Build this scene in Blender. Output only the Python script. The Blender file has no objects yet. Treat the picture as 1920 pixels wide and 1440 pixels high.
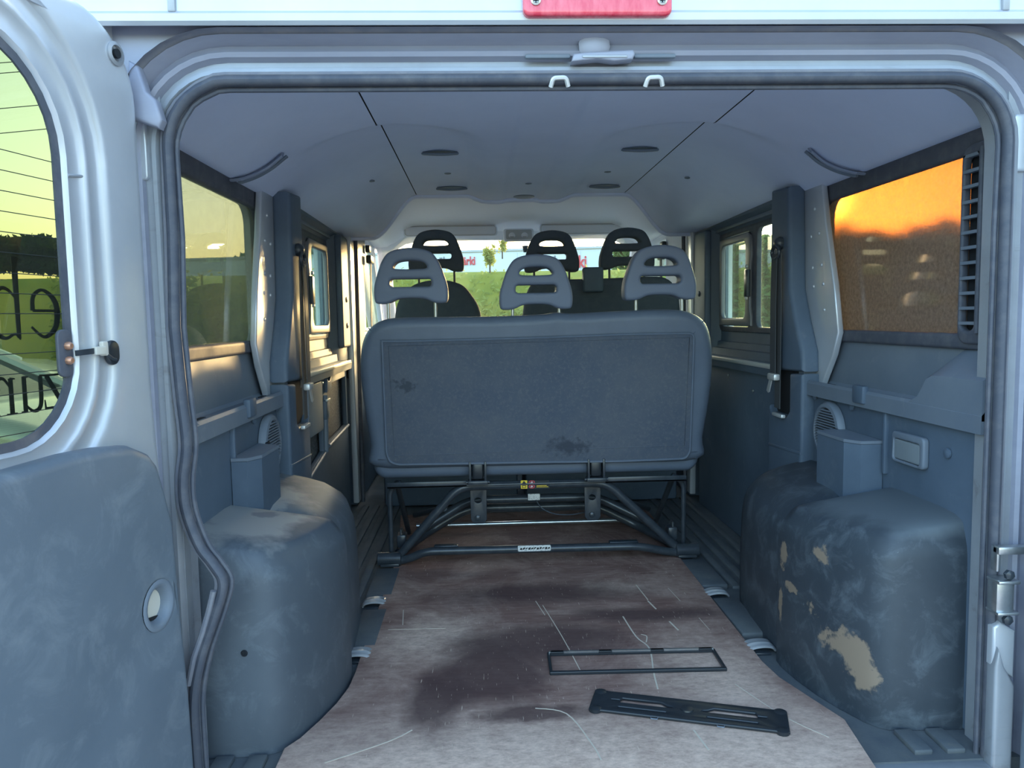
import bpy, bmesh, math, random
from mathutils import Vector, Matrix
random.seed(7)
S = bpy.context.scene
COL = S.collection
R = math.radians

# ------------------------------------------------------------------ camera, sky, sun, exposure
cd = bpy.data.cameras.new('camera'); cam = bpy.data.objects.new('camera', cd); COL.objects.link(cam)
cd.sensor_fit = 'HORIZONTAL'; cd.sensor_width = 36.0; cd.lens = 36.0 * 1440 / 1920
cd.clip_start = 0.02; cd.clip_end = 900
cr = Vector((0.99898647, -0.04148219, -0.01747177)); cu = Vector((0.02092578, 0.08434712, 0.99621668)); cb = Vector((-0.03985156, -0.99557259, 0.08512968))
mw = Matrix((cr, cu, cb)).transposed().to_4x4(); mw.translation = Vector((-0.21, -1.5, 0.92))
cam.matrix_world = mw
S.camera = cam

SUN_EL, SUN_AZ = 7.5, 24.0        # azimuth: degrees from straight ahead (+Y) towards the right (+X)
w = bpy.data.worlds.new('sky'); S.world = w; w.use_nodes = True
nt = w.node_tree; nt.nodes.clear()
sky = nt.nodes.new('ShaderNodeTexSky'); sky.sky_type = 'NISHITA'; sky.sun_disc = False
sky.sun_elevation = R(SUN_EL); sky.sun_rotation = R(SUN_AZ); sky.air_density = 1.0; sky.dust_density = 3.5; sky.ozone_density = 1.6
bg = nt.nodes.new('ShaderNodeBackground'); bg.inputs[1].default_value = 0.55
wo = nt.nodes.new('ShaderNodeOutputWorld')
nt.links.new(sky.outputs[0], bg.inputs[0]); nt.links.new(bg.outputs[0], wo.inputs[0])
sl = bpy.data.lights.new('sun', 'SUN'); so = bpy.data.objects.new('sun', sl); COL.objects.link(so)
sl.energy = 1.6; sl.angle = R(2.0); sl.color = (1.0, 0.62, 0.26)
sd = Vector((math.sin(R(SUN_AZ)) * math.cos(R(SUN_EL)), math.cos(R(SUN_AZ)) * math.cos(R(SUN_EL)), math.sin(R(SUN_EL))))
so.rotation_euler = sd.to_track_quat('Z', 'Y').to_euler(); so.location = (30, 8, 12)
S.view_settings.view_transform = 'Standard'; S.view_settings.look = 'None'
S.view_settings.exposure = 1.75; S.view_settings.gamma = 1.0; S.view_settings.use_curve_mapping = False

# ------------------------------------------------------------------ materials
def nodes(name):
    m = bpy.data.materials.new(name); m.use_nodes = True
    t = m.node_tree; t.nodes.clear()
    o = t.nodes.new('ShaderNodeOutputMaterial')
    return m, t, o
def N(t, kind, **k):
    n = t.nodes.new(kind)
    for a, b in k.items(): setattr(n, a, b)
    return n
def noise(t, vec, scale, detail=4, rough=.55, dist=0.0):
    n = N(t, 'ShaderNodeTexNoise'); n.inputs['Scale'].default_value = scale; n.inputs['Detail'].default_value = detail
    n.inputs['Roughness'].default_value = rough; n.inputs['Distortion'].default_value = dist
    t.links.new(vec, n.inputs['Vector']); return n
def rng(t, sock, a, b, c=0.0, d=1.0):
    n = N(t, 'ShaderNodeMapRange'); n.clamp = True
    for i, v in enumerate((a, b, c, d)): n.inputs[i + 1].default_value = v
    t.links.new(sock, n.inputs[0]); return n.outputs[0]
def mixc(t, fac, a, b):
    n = N(t, 'ShaderNodeMix', data_type='RGBA')
    if hasattr(fac, 'links'): t.links.new(fac, n.inputs[0])
    else: n.inputs[0].default_value = fac
    for i, v in ((6, a), (7, b)):
        if hasattr(v, 'links'): t.links.new(v, n.inputs[i])
        else: n.inputs[i].default_value = (*v, 1)
    return n.outputs[2]
def scaled(t, vec, s, rz=0):
    n = N(t, 'ShaderNodeMapping'); n.inputs['Scale'].default_value = s; n.inputs['Rotation'].default_value = (0, 0, rz)
    t.links.new(vec, n.inputs[0]); return n.outputs[0]
def blob(t, pos, c, r, amp=.3, sc=14, lo=1.05, hi=.85):
    nz = noise(t, pos, sc, 4, .6)
    a = N(t, 'ShaderNodeVectorMath', operation='SUBTRACT'); t.links.new(pos, a.inputs[0]); a.inputs[1].default_value = c
    b = N(t, 'ShaderNodeVectorMath', operation='DIVIDE'); t.links.new(a.outputs[0], b.inputs[0]); b.inputs[1].default_value = r
    e = N(t, 'ShaderNodeVectorMath', operation='SUBTRACT'); t.links.new(nz.outputs['Color'], e.inputs[0]); e.inputs[1].default_value = (.5, .5, .5)
    g = N(t, 'ShaderNodeVectorMath', operation='SCALE'); t.links.new(e.outputs[0], g.inputs[0]); g.inputs['Scale'].default_value = amp * 6
    h = N(t, 'ShaderNodeVectorMath', operation='ADD'); t.links.new(b.outputs[0], h.inputs[0]); t.links.new(g.outputs[0], h.inputs[1])
    l = N(t, 'ShaderNodeVectorMath', operation='LENGTH'); t.links.new(h.outputs[0], l.inputs[0])
    return rng(t, l.outputs['Value'], lo, hi)
def mat(name, col, rough=.5, metal=0.0, var=None, dust=None, bump=None, spec=.5, blobs=None, coat=0.0, trans=None, emis=None):
    m, t, o = nodes(name)
    p = N(t, 'ShaderNodeBsdfPrincipled'); t.links.new(p.outputs[0], o.inputs[0])
    geo = N(t, 'ShaderNodeNewGeometry'); pos = geo.outputs['Position']
    c = None
    if var:
        c2, sc, lo, hi = var[:4]; v = scaled(t, pos, var[4]) if len(var) > 4 else pos
        c = mixc(t, rng(t, noise(t, v, sc, 6, .65).outputs[0], lo, hi), col, c2)
    for dl in (dust if isinstance(dust, list) else [dust] if dust else []):
        c2, sc, lo, hi = dl[:4]; v = scaled(t, pos, *dl[4:]) if len(dl) > 4 else pos
        c = mixc(t, rng(t, noise(t, v, sc, 8, .7, .6).outputs[0], lo, hi), c if c else col, c2)
    for b in blobs or ():
        c = mixc(t, blob(t, pos, *b[1:]), c if c else col, b[0])
    if c: t.links.new(c, p.inputs['Base Color'])
    else: p.inputs['Base Color'].default_value = (*col, 1)
    p.inputs['Roughness'].default_value = rough; p.inputs['Metallic'].default_value = metal
    p.inputs['Specular IOR Level'].default_value = spec; p.inputs['Coat Weight'].default_value = coat
    if emis: p.inputs['Emission Color'].default_value = (*emis[0], 1); p.inputs['Emission Strength'].default_value = emis[1]
    if bump:
        bn = N(t, 'ShaderNodeBump'); bn.inputs['Strength'].default_value = bump[1]; bn.inputs['Distance'].default_value = bump[2] if len(bump) > 2 else .002
        t.links.new(noise(t, pos, bump[0], 5, .6).outputs[0], bn.inputs['Height']); t.links.new(bn.outputs[0], p.inputs['Normal'])
    return m
def glass(name, tint, dustc=(.5, .5, .45), dust=0.0, dsc=60, rough=.01, patch=None):
    m, t, o = nodes(name)
    tr = N(t, 'ShaderNodeBsdfTransparent'); tr.inputs[0].default_value = (*tint, 1)
    gl = N(t, 'ShaderNodeBsdfGlossy'); gl.inputs['Roughness'].default_value = rough; gl.inputs[0].default_value = (1, 1, 1, 1)
    ge = N(t, 'ShaderNodeNewGeometry'); dt = N(t, 'ShaderNodeVectorMath', operation='DOT_PRODUCT'); t.links.new(ge.outputs['Normal'], dt.inputs[0]); t.links.new(ge.outputs['Incoming'], dt.inputs[1])
    ab = N(t, 'ShaderNodeMath', operation='ABSOLUTE'); t.links.new(dt.outputs['Value'], ab.inputs[0])
    om = N(t, 'ShaderNodeMath', operation='SUBTRACT'); om.inputs[0].default_value = 1; t.links.new(ab.outputs[0], om.inputs[1])
    p5 = N(t, 'ShaderNodeMath', operation='POWER'); t.links.new(om.outputs[0], p5.inputs[0]); p5.inputs[1].default_value = 5
    fr = N(t, 'ShaderNodeMath', operation='MULTIPLY_ADD'); t.links.new(p5.outputs[0], fr.inputs[0]); fr.inputs[1].default_value = .96; fr.inputs[2].default_value = .04
    mx = N(t, 'ShaderNodeMixShader'); t.links.new(fr.outputs[0], mx.inputs[0]); t.links.new(tr.outputs[0], mx.inputs[1]); t.links.new(gl.outputs[0], mx.inputs[2])
    out = mx.outputs[0]
    if dust:
        pos = N(t, 'ShaderNodeNewGeometry').outputs['Position']
        a = rng(t, noise(t, pos, dsc, 6, .7).outputs[0], .3, .7, dust * .7, dust * 1.3)
        di = N(t, 'ShaderNodeBsdfDiffuse'); di.inputs[0].default_value = (*dustc, 1)
        tl = N(t, 'ShaderNodeBsdfTranslucent'); tl.inputs[0].default_value = (*dustc, 1)
        d2 = N(t, 'ShaderNodeMixShader'); d2.inputs[0].default_value = .6
        t.links.new(di.outputs[0], d2.inputs[1]); t.links.new(tl.outputs[0], d2.inputs[2])
        m2 = N(t, 'ShaderNodeMixShader'); t.links.new(a, m2.inputs[0]); t.links.new(out, m2.inputs[1]); t.links.new(d2.outputs[0], m2.inputs[2])
        out = m2.outputs[0]
    t.links.new(out, o.inputs[0])
    return m
def leafmat(name, a, b, sc=1.2):
    m, t, o = nodes(name)
    pos = N(t, 'ShaderNodeNewGeometry').outputs['Position']
    c = mixc(t, rng(t, noise(t, pos, sc, 4).outputs[0], .35, .65), a, b)
    d = N(t, 'ShaderNodeBsdfDiffuse'); tl = N(t, 'ShaderNodeBsdfTranslucent'); x = N(t, 'ShaderNodeMixShader'); x.inputs[0].default_value = .45
    t.links.new(c, d.inputs[0]); t.links.new(c, tl.inputs[0]); t.links.new(d.outputs[0], x.inputs[1]); t.links.new(tl.outputs[0], x.inputs[2]); t.links.new(x.outputs[0], o.inputs[0])
    return m

m_cabgrey = mat('cab_grey_plastic', (.46, .49, .54), .6)
DUST = (.20, .20, .19)
m_plastic = mat('dark_plastic', (.082, .115, .160), .55, var=((.108, .145, .195), 5, .35, .7), dust=[((.20, .23, .26), 9, .58, .95), ((.24, .27, .30), 40, .72, .78, (1, 1, .3))], bump=(420, .12, .001))
m_panel = mat('door_trim_plastic', (.115, .145, .180), .5, var=((.15, .18, .215), 4, .3, .7), dust=[((.24, .27, .30), 10, .50, .85), ((.30, .34, .38), 30, .70, .76, (1, 1, .22)), ((.34, .37, .40), 26, .715, .76, (.3, .3, 1.2)), ((.05, .06, .075), 22, .72, .78)], bump=(300, .1, .001))
m_mid = mat('grey_plastic', (.14, .170, .215), .5, var=((.18, .21, .25), 4, .3, .7), dust=((.27, .29, .31), 12, .58, .9), bump=(420, .1, .001))
m_liner = mat('headliner', (.62, .68, .86), .9, var=((.68, .74, .92), 3, .3, .7), bump=(900, .2, .001))
m_cabliner = mat('cab_headliner', (.74, .79, .90), .9, bump=(900, .2, .001))
m_silver = mat('silver_paint', (.60, .62, .65), .34, .4, var=((.54, .56, .60), 6, .3, .7), dust=((.45, .44, .42), 22, .72, .95), coat=.3)
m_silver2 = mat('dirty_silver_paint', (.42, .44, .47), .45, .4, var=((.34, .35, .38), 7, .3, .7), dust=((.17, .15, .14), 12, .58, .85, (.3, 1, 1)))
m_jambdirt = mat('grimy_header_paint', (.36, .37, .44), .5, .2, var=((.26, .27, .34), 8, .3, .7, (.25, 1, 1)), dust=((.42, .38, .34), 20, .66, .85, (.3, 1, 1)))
m_alu = mat('zinc', (.60, .62, .63), .28, .9, var=((.45, .47, .48), 40, .3, .7))
m_bracket = mat('light_metal', (.70, .70, .68), .4, .5)
m_rubber = mat('rubber', (.075, .082, .105), .6, var=((.13, .13, .145), 25, .45, .75), bump=(200, .15, .001))
m_sealgrey = mat('dusty_rubber', (.18, .185, .22), .6, var=((.26, .25, .26), 18, .4, .75), bump=(150, .15, .001))
m_black = mat('black_paint', (.030, .038, .048), .3, var=((.05, .06, .07), 30, .4, .7), dust=((.12, .11, .10), 30, .62, .9))
m_blackp = mat('glossy_black_plastic', (.022, .027, .033), .32)
m_void = mat('dark_gap', (.01, .012, .016), .9)
m_vinyl = mat('bench_vinyl', (.105, .132, .180), .45, var=((.13, .16, .21), 8, .3, .7), bump=(30, .25, .004))
m_carpet = mat('bench_carpet', (.080, .100, .140), .95, var=((.115, .128, .155), 6, .3, .7), dust=((.16, .165, .18), 90, .5, .8),
               bump=(700, .6, .002), blobs=[((.055, .064, .085), (.10, 1.22, .45), (.07, .3, .028), .5, 45, 1.3, .6), ((.06, .07, .088), (-.48, 1.2, .69), (.035, .3, .022), .6, 50, 1.2, .6)])
m_seat = mat('seat_fabric', (.075, .090, .115), .9, var=((.095, .112, .135), 30, .3, .7), bump=(500, .3, .001))
m_head = mat('headrest_foam', (.165, .200, .270), .55, bump=(60, .1, .002))
m_web = mat('belt_webbing', (.06, .065, .07), .8, bump=(600, .3, .001))
m_mat = mat('rubber_floor_mat', (.085, .100, .115), .7, var=((.14, .15, .15), 9, .35, .7), dust=((.15, .145, .13), 24, .56, .85), bump=(160, .3, .002))
m_red = mat('red_lens', (.70, .03, .07), .25, var=((.85, .12, .16), 60, .4, .65, (1, 1, .3)), coat=.6)
m_yellow = mat('warning_yellow', (.80, .55, .03), .5)
m_redp = mat('warning_red', (.65, .06, .08), .5)
m_white = mat('white_label', (.75, .75, .72), .5, var=((.45, .45, .43), 120, .5, .6))
m_ink = mat('black_vinyl_lettering', (.012, .016, .018), .6)
m_copper = mat('copper_bolt', (.62, .33, .22), .4, .7)
m_cream = mat('cream_plastic', (.62, .58, .50), .5)
m_net = mat('pocket_lining', (.05, .055, .065), .9, var=((.13, .13, .14), 110, .45, .6), bump=(200, .8, .004))
m_lamp = mat('lamp_lens', (.22, .25, .27), .3, coat=.4)
m_gold = mat('warm_metal_frame', (.20, .20, .21), .4, .2)
MUD = (.27, .205, .15)
m_archR = mat('wheel_arch_plastic_muddy_shaded', (.036, .047, .060), .5, var=((.052, .064, .078), 7, .3, .7), dust=[((.14, .165, .19), 14, .50, .85), ((.30, .33, .35), 34, .68, .74, (1, 1, .3)), ((.28, .30, .31), 60, .70, .76)], bump=(420, .12, .001),  # base colour darkened to carry the shade of the right rear door
  blobs=[((.115, .135, .150), (.76, .32, .47), (.22, .32, .05), .15, 8, 1.15, .7), (MUD, (.622, .13, .150), (.026, .2, .042), .4, 26, 1.1, .8), (MUD, (.640, .13, .105), (.020, .2, .035), .4, 30, 1.1, .8), (MUD, (.575, .19, .205), (.012, .12, .030), .4, 34, 1.1, .8), (MUD, (.595, .165, .150), (.010, .12, .030), .4, 34, 1.1, .8),
         (MUD, (.590, .16, .350), (.012, .12, .038), .4, 34, 1.1, .8), (MUD, (.56, .38, .225), (.1, .034, .012), .4, 36, 1.1, .8), (MUD, (.56, .42, .30), (.1, .020, .035), .45, 34, 1.1, .8), (MUD, (.56, .43, .16), (.1, .014, .045), .4, 30, 1.1, .8)])
m_archL = mat('wheel_arch_plastic_dusty', (.074, .090, .110), .5, var=((.092, .108, .128), 7, .3, .7), dust=[((.19, .215, .24), 12, .52, .9), ((.30, .33, .36), 30, .69, .75, (1, 1, .25)), ((.06, .07, .085), 26, .72, .78)], bump=(420, .12, .001),
  blobs=[((.30, .30, .29), (-.78, .45, .46), (.20, .38, .06), .25, 9, 1.1, .7), ((.15, .17, .19), (-.70, .50, .45), (.07, .10, .06), .35, 16, 1.1, .8), ((.16, .175, .195), (-.74, .36, .46), (.035, .03, .06), .3, 16, 1.1, .8)])
def board_mat():
    m, t, o = nodes('plywood_brown')
    p = N(t, 'ShaderNodeBsdfPrincipled'); t.links.new(p.outputs[0], o.inputs[0])
    pos = N(t, 'ShaderNodeNewGeometry').outputs['Position']
    c = mixc(t, rng(t, noise(t, scaled(t, pos, (2.5, 26, 1)), 3.0, 8, .7).outputs[0], .3, .72), (.18, .092, .076), (.33, .205, .165))
    mott = rng(t, noise(t, scaled(t, pos, (1, 1.7, 1)), 38, 8, .78).outputs[0], .27, .74, .2, 1)
    def worn(f, col_, k=1.0):
        nonlocal c
        g = N(t, 'ShaderNodeMath', operation='MULTIPLY'); t.links.new(f, g.inputs[0]); t.links.new(mott, g.inputs[1])
        h = N(t, 'ShaderNodeMath', operation='MULTIPLY'); t.links.new(g.outputs[0], h.inputs[0]); h.inputs[1].default_value = k
        c = mixc(t, h.outputs[0], c, col_)
    worn(rng(t, noise(t, pos, 3.2, 8, .72, .8).outputs[0], .44, .66), (.70, .50, .40), .75)
    for bc in (((-.05, -.02, 0), (.85, .22, 1), .12, 6, 1.4, .5), ((.36, .34, 0), (.16, .26, 1), .2, 9, 1.4, .4), ((-.36, .62, 0), (.16, .15, 1), .22, 9, 1.5, .4), ((.20, 1.0, 0), (.10, .07, 1), .25, 12, 1.4, .4)):
        worn(blob(t, pos, *bc), (.95, .70, .55), .9)
    for bc in (((-.20, .42, 0), (.17, .20, 1), .16, 6, 1.15, .6), ((-.06, .60, 0), (.28, .12, 1), .18, 6, 1.2, .5), ((-.04, .97, 0), (.34, .10, 1), .2, 5, 1.3, .5), ((.28, .76, 0), (.26, .055, 1), .2, 7, 1.3, .5), ((-.33, .28, 0), (.08, .16, 1), .2, 8, 1.2, .6), ((-.10, .20, 0), (.14, .04, 1), .25, 12, 1.2, .6)):
        f = blob(t, pos, *bc); g = N(t, 'ShaderNodeMath', operation='MULTIPLY'); t.links.new(f, g.inputs[0]); g.inputs[1].default_value = .80
        c = mixc(t, g.outputs[0], c, (.095, .055, .052))
    for rz, sc_ in ((.25, (60, 6, 1)), (-.4, (50, 5, 1)), (1.5, (55, 4, 1))):
        c = mixc(t, rng(t, noise(t, scaled(t, pos, sc_, rz), 4, 3, .5).outputs[0], .70, .74, 0, .8), c, (.72, .56, .43))
    t.links.new(c, p.inputs['Base Color']); p.inputs['Roughness'].default_value = .75; p.inputs['Specular IOR Level'].default_value = .2
    b = N(t, 'ShaderNodeBump'); b.inputs['Strength'].default_value = .3; b.inputs['Distance'].default_value = .001
    t.links.new(noise(t, scaled(t, pos, (20, 160, 1)), 3, 6).outputs[0], b.inputs['Height']); t.links.new(b.outputs[0], p.inputs['Normal'])
    return m
m_board = board_mat()
m_scratch = mat('raw_wood_scratch', (.68, .58, .46), .8)
g_door = glass('green_tinted_glass', (.46, .49, .35), (.6, .65, .6), .02)
g_left = glass('dusty_privacy_glass', (.40, .41, .33), (.40, .39, .32), .15, 50)
def hazy(name, tint, rough, dustc, dust):
    m, t, o = nodes(name)
    rf = N(t, 'ShaderNodeBsdfRefraction'); rf.inputs['Color'].default_value = (*tint, 1); rf.inputs['Roughness'].default_value = rough; rf.inputs['IOR'].default_value = 1.25
    gl = N(t, 'ShaderNodeBsdfGlossy'); gl.inputs['Roughness'].default_value = .04; gl.inputs[0].default_value = (.9, .9, .9, 1)
    m1 = N(t, 'ShaderNodeMixShader'); m1.inputs[0].default_value = .06; t.links.new(rf.outputs[0], m1.inputs[1]); t.links.new(gl.outputs[0], m1.inputs[2])
    pos = N(t, 'ShaderNodeNewGeometry').outputs['Position']
    a = rng(t, noise(t, pos, 90, 6, .7).outputs[0], .3, .7, dust * .6, dust * 1.4)
    di = N(t, 'ShaderNodeBsdfDiffuse'); di.inputs[0].default_value = (*dustc, 1); tl = N(t, 'ShaderNodeBsdfTranslucent'); tl.inputs[0].default_value = (*dustc, 1)
    d2 = N(t, 'ShaderNodeMixShader'); d2.inputs[0].default_value = .5; t.links.new(di.outputs[0], d2.inputs[1]); t.links.new(tl.outputs[0], d2.inputs[2])
    m2 = N(t, 'ShaderNodeMixShader'); t.links.new(a, m2.inputs[0]); t.links.new(m1.outputs[0], m2.inputs[1]); t.links.new(d2.outputs[0], m2.inputs[2]); t.links.new(m2.outputs[0], o.inputs[0])
    return m
g_right = hazy('sky_orange_dusty_glass', (.20, .118, .052), .10, (.46, .50, .50), .26)  # orange glow of the evening sky put into the tint of the dusty pane
g_slide = glass('green_side_glass', (.80, .90, .82), (.4, .42, .36), .05, 30)
g_clear = glass('windscreen_glass', (.90, .95, .92), (.6, .6, .55), .015)
g_dark = glass('dark_car_glass', (.12, .14, .14))

# ------------------------------------------------------------------ geometry helpers: each returns (verts, faces)
def bx(lo, hi, bev=0.0, seg=2):
    bm = bmesh.new(); bmesh.ops.create_cube(bm, size=1)
    for v in bm.verts: v.co = Vector([(lo[i] + hi[i]) / 2 + v.co[i] * (hi[i] - lo[i]) for i in range(3)])
    if bev: bmesh.ops.bevel(bm, geom=bm.edges[:], offset=bev, segments=seg, affect='EDGES', profile=.5)
    return out(bm)
def out(bm):
    bm.verts.index_update(); r = ([v.co.copy() for v in bm.verts], [[v.index for v in f.verts] for f in bm.faces]); bm.free(); return r
def smooth_path(pts, n=6, closed=False):
    P = [Vector(p) for p in pts]; L = len(P); o = []
    for i in range(L if closed else L - 1):
        if closed: a, b, c, d = P[(i - 1) % L], P[i], P[(i + 1) % L], P[(i + 2) % L]
        else: a, b, c, d = P[max(i - 1, 0)], P[i], P[i + 1], P[min(i + 2, L - 1)]
        for k in range(n):
            t = k / n
            o.append(.5 * ((2 * b) + (c - a) * t + (2 * a - 5 * b + 4 * c - d) * t * t + (3 * b - a - 3 * c + d) * t ** 3))
    if not closed: o.append(P[-1])
    return o
def fillet(pts, r, n=5):
    P = [Vector(p) for p in pts]; o = [P[0]]
    for i in range(1, len(P) - 1):
        a = (P[i - 1] - P[i]); b = (P[i + 1] - P[i]); q = min(r, a.length * .45, b.length * .45); a.normalize(); b.normalize()
        A, B = P[i] + a * q, P[i] + b * q
        for k in range(n + 1):
            t = k / n; o.append(A * (1 - t) ** 2 + P[i] * 2 * t * (1 - t) + B * t * t)
    o.append(P[-1]); return o
def sweep(path, prof, closed=False, up=Vector((0, 0, 1)), cap=True):
    P = [Vector(p) for p in path]; L = len(P); V = []; F = []; n = len(prof); nrm = None
    for i in range(L):
        if closed: T = P[(i + 1) % L] - P[i - 1]
        else: T = P[min(i + 1, L - 1)] - P[max(i - 1, 0)]
        T.normalize()
        if nrm is None:
            u = up if abs(T.dot(up)) < .95 else Vector((1, 0, 0))
            nrm = (u - T * u.dot(T)).normalized()
        else: nrm = (nrm - T * nrm.dot(T)).normalized()
        bi = T.cross(nrm)
        for a, b in prof: V.append(P[i] + bi * a + nrm * b)
    for i in range(L if closed else L - 1):
        for k in range(n):
            a, b = i * n + k, i * n + (k + 1) % n; c, d = ((i + 1) % L) * n + (k + 1) % n, ((i + 1) % L) * n + k
            F.append([a, b, c, d])
    if cap and not closed: F.append(list(range(n - 1, -1, -1))); F.append(list(range((L - 1) * n, L * n)))
    return V, F
def circ(r, n=12, ry=None): return [(r * math.cos(2 * math.pi * k / n), (ry or r) * math.sin(2 * math.pi * k / n)) for k in range(n)]
def tb(path, r, n=12, closed=False): return sweep(path, circ(r, n), closed)
def strap(path, wd, th, up): return sweep(path, [(-wd / 2, -th / 2), (wd / 2, -th / 2), (wd / 2, th / 2), (-wd / 2, th / 2)], up=up)
def lathe(prof, c, ax, n=24):
    ax = Vector(ax).normalized(); u = ax.orthogonal().normalized(); v = ax.cross(u); c = Vector(c); V = []; F = []
    for r, h in prof:
        for k in range(n):
            a = 2 * math.pi * k / n; V.append(c + ax * h + (u * math.cos(a) + v * math.sin(a)) * r)
    for i in range(len(prof) - 1):
        for k in range(n): F.append([i * n + k, i * n + (k + 1) % n, (i + 1) * n + (k + 1) % n, (i + 1) * n + k])
    F.append(list(range(n - 1, -1, -1))); F.append(list(range((len(prof) - 1) * n, len(prof) * n)))
    return V, F
def loft(rings, closed=True, cap0=True, cap1=True):
    n = len(rings[0]); V = [Vector(p) for r in rings for p in r]; F = []
    for i in range(len(rings) - 1):
        for k in range(n if closed else n - 1):
            F.append([i * n + k, i * n + (k + 1) % n, (i + 1) * n + (k + 1) % n, (i + 1) * n + k])
    if closed and cap0: F.append(list(range(n - 1, -1, -1)))
    if closed and cap1: F.append(list(range((len(rings) - 1) * n, len(rings) * n)))
    return V, F
def grid(f, us, vs):
    V = [Vector(f(u, v)) for v in vs for u in us]; n = len(us)
    return V, [[j * n + i, j * n + i + 1, (j + 1) * n + i + 1, (j + 1) * n + i] for j in range(len(vs) - 1) for i in range(n - 1)]
def lin(a, b, n): return [a + (b - a) * k / (n - 1) for k in range(n)]
def rrect(u0, v0, u1, v1, r, n=5):
    rr = r if isinstance(r, (tuple, list)) else (r, r, r, r); o = []
    for (cx, cy, a0, q) in ((u1 - rr[0], v0 + rr[0], -90, rr[0]), (u1 - rr[1], v1 - rr[1], 0, rr[1]), (u0 + rr[2], v1 - rr[2], 90, rr[2]), (u0 + rr[3], v0 + rr[3], 180, rr[3])):
        for k in range(n + 1):
            a = R(a0 + 90 * k / n); o.append((cx + q * math.cos(a), cy + q * math.sin(a)))
    return o
def smooth2(pts, n=5): return [(p.x, p.y) for p in smooth_path([(a, b, 0) for a, b in pts], n, True)]
def pl(outlines, depth, fr, bev=0.0, res=2):
    """flat plate with holes: outlines in (u, v), thickness depth centred on w = 0, mapped through fr(u, v, w)"""
    cu_ = bpy.data.curves.new('t', 'CURVE'); cu_.dimensions = '2D'; cu_.fill_mode = 'BOTH'
    cu_.extrude = max(depth / 2 - bev, 0); cu_.bevel_depth = bev; cu_.bevel_resolution = res; cu_.offset = -bev
    for j, o in enumerate(outlines):
        ar = sum(o[i - 1][0] * o[i][1] - o[i][0] * o[i - 1][1] for i in range(len(o)))
        if (ar > 0) != (j == 0): o = list(o)[::-1]
        s = cu_.splines.new('POLY'); s.points.add(len(o) - 1); s.use_cyclic_u = True
        for p, q in zip(s.points, o): p.co = (q[0], q[1], 0, 1)
    ob = bpy.data.objects.new('t', cu_); COL.objects.link(ob)
    me = bpy.data.meshes.new_from_object(ob.evaluated_get(bpy.context.evaluated_depsgraph_get()))
    bm = bmesh.new(); bm.from_mesh(me); bmesh.ops.remove_doubles(bm, verts=bm.verts[:], dist=1e-6)
    for v in bm.verts: v.co = Vector(fr(*v.co))
    bmesh.ops.recalc_face_normals(bm, faces=bm.faces[:])
    r = out(bm); bpy.data.objects.remove(ob); bpy.data.curves.remove(cu_); bpy.data.meshes.remove(me); return r
def mk(name, parts, m, parent=None, smooth=True, ang=38, recalc=True, origin=None):
    V = []; F = []
    for v, f in parts:
        o = len(V); V += [Vector(p) for p in v]; F += [[i + o for i in q] for q in f]
    org = parent['_o'] if parent else origin
    if org is None:
        lo = [min(v[i] for v in V) for i in range(3)]; hi = [max(v[i] for v in V) for i in range(3)]
        org = ((lo[0] + hi[0]) / 2, (lo[1] + hi[1]) / 2, lo[2])
    org = Vector(org)
    me = bpy.data.meshes.new(name); me.from_pydata([v - org for v in V], [], F)
    if recalc:
        bm = bmesh.new(); bm.from_mesh(me); bmesh.ops.recalc_face_normals(bm, faces=bm.faces[:]); bm.to_mesh(me); bm.free()
    me.materials.append(m)
    if smooth:
        me.polygons.foreach_set('use_smooth', [True] * len(me.polygons)); me.set_sharp_from_angle(angle=R(ang))
    ob = bpy.data.objects.new(name, me); COL.objects.link(ob)
    ob['_o'] = tuple(org)
    if parent: ob.parent = parent
    else: ob.location = org
    return ob
def thing(name, loc, label=None, cat=None, group=None, kind=None):
    o = bpy.data.objects.new(name, None); COL.objects.link(o); o.location = loc; o['_o'] = tuple(loc); o.empty_display_size = .05
    return tag(o, label, cat, group, kind)
def tag(o, label=None, cat=None, group=None, kind=None):
    for k, v in (('label', label), ('category', cat), ('group', group), ('kind', kind)):
        if v: o[k] = v
    return o
def part(name, parts, m, parent, label=None, **k):
    o = mk(name, parts, m, parent, **k)
    if label: o['label'] = label
    return o
def dupe(o, name=None, loc=None, parent=None):
    c = o.copy(); COL.objects.link(c)
    if loc is not None: c.location = loc
    if parent: c.parent = parent
    return c
def sst(a, b, x):
    t = min(1, max(0, (x - a) / (b - a))); return t * t * (3 - 2 * t)
def RX(y0): return lambda u, v, w: (u, y0 - w, v)                      # plate facing the rear: u = x, v = z, w towards the camera
def SIDE(sg, X): return lambda u, v, w: (sg * (X - w), u, v)           # plate on a side wall: u = y, v = z, w inwards
def FLAT(z0): return lambda u, v, w: (u, v, z0 + w)

OX = 0.016      # centre line of the rear opening

# ------------------------------------------------------------------ setting: ground, far land
gm = mat('meadow_ground', (.10, .13, .05), .95, var=((.17, .17, .08), .35, .3, .7))
tag(mk('ground', [bx((-200, -120, -.75), (200, 250, -.55))], gm), kind='structure')
am = mat('pale_bounce_yard', (.36, .36, .355), .9, var=((.44, .44, .43), 3, .3, .7))  # yard colour made pale to bounce light up into the van
tag(mk('pavement', [bx((-9, -14, -.549), (7, 8.5, -.54))], am), kind='structure')
hm = mat('hillside_fields', (.14, .19, .06), .95, var=((.42, .36, .15), .05, .45, .55, (1, 1, 6)))
def hillz(d, a): return -.6 + 10.6 * sst(22, 130, d) * (1 - .25 * math.sin(a * 3))
V, F = grid(lambda a, d: (-d * math.sin(a), d * math.cos(a), hillz(d, a)), lin(R(12), R(115), 40), lin(20, 190, 24))
tag(mk('hillside', [(V, F)], hm), kind='structure')

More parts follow.
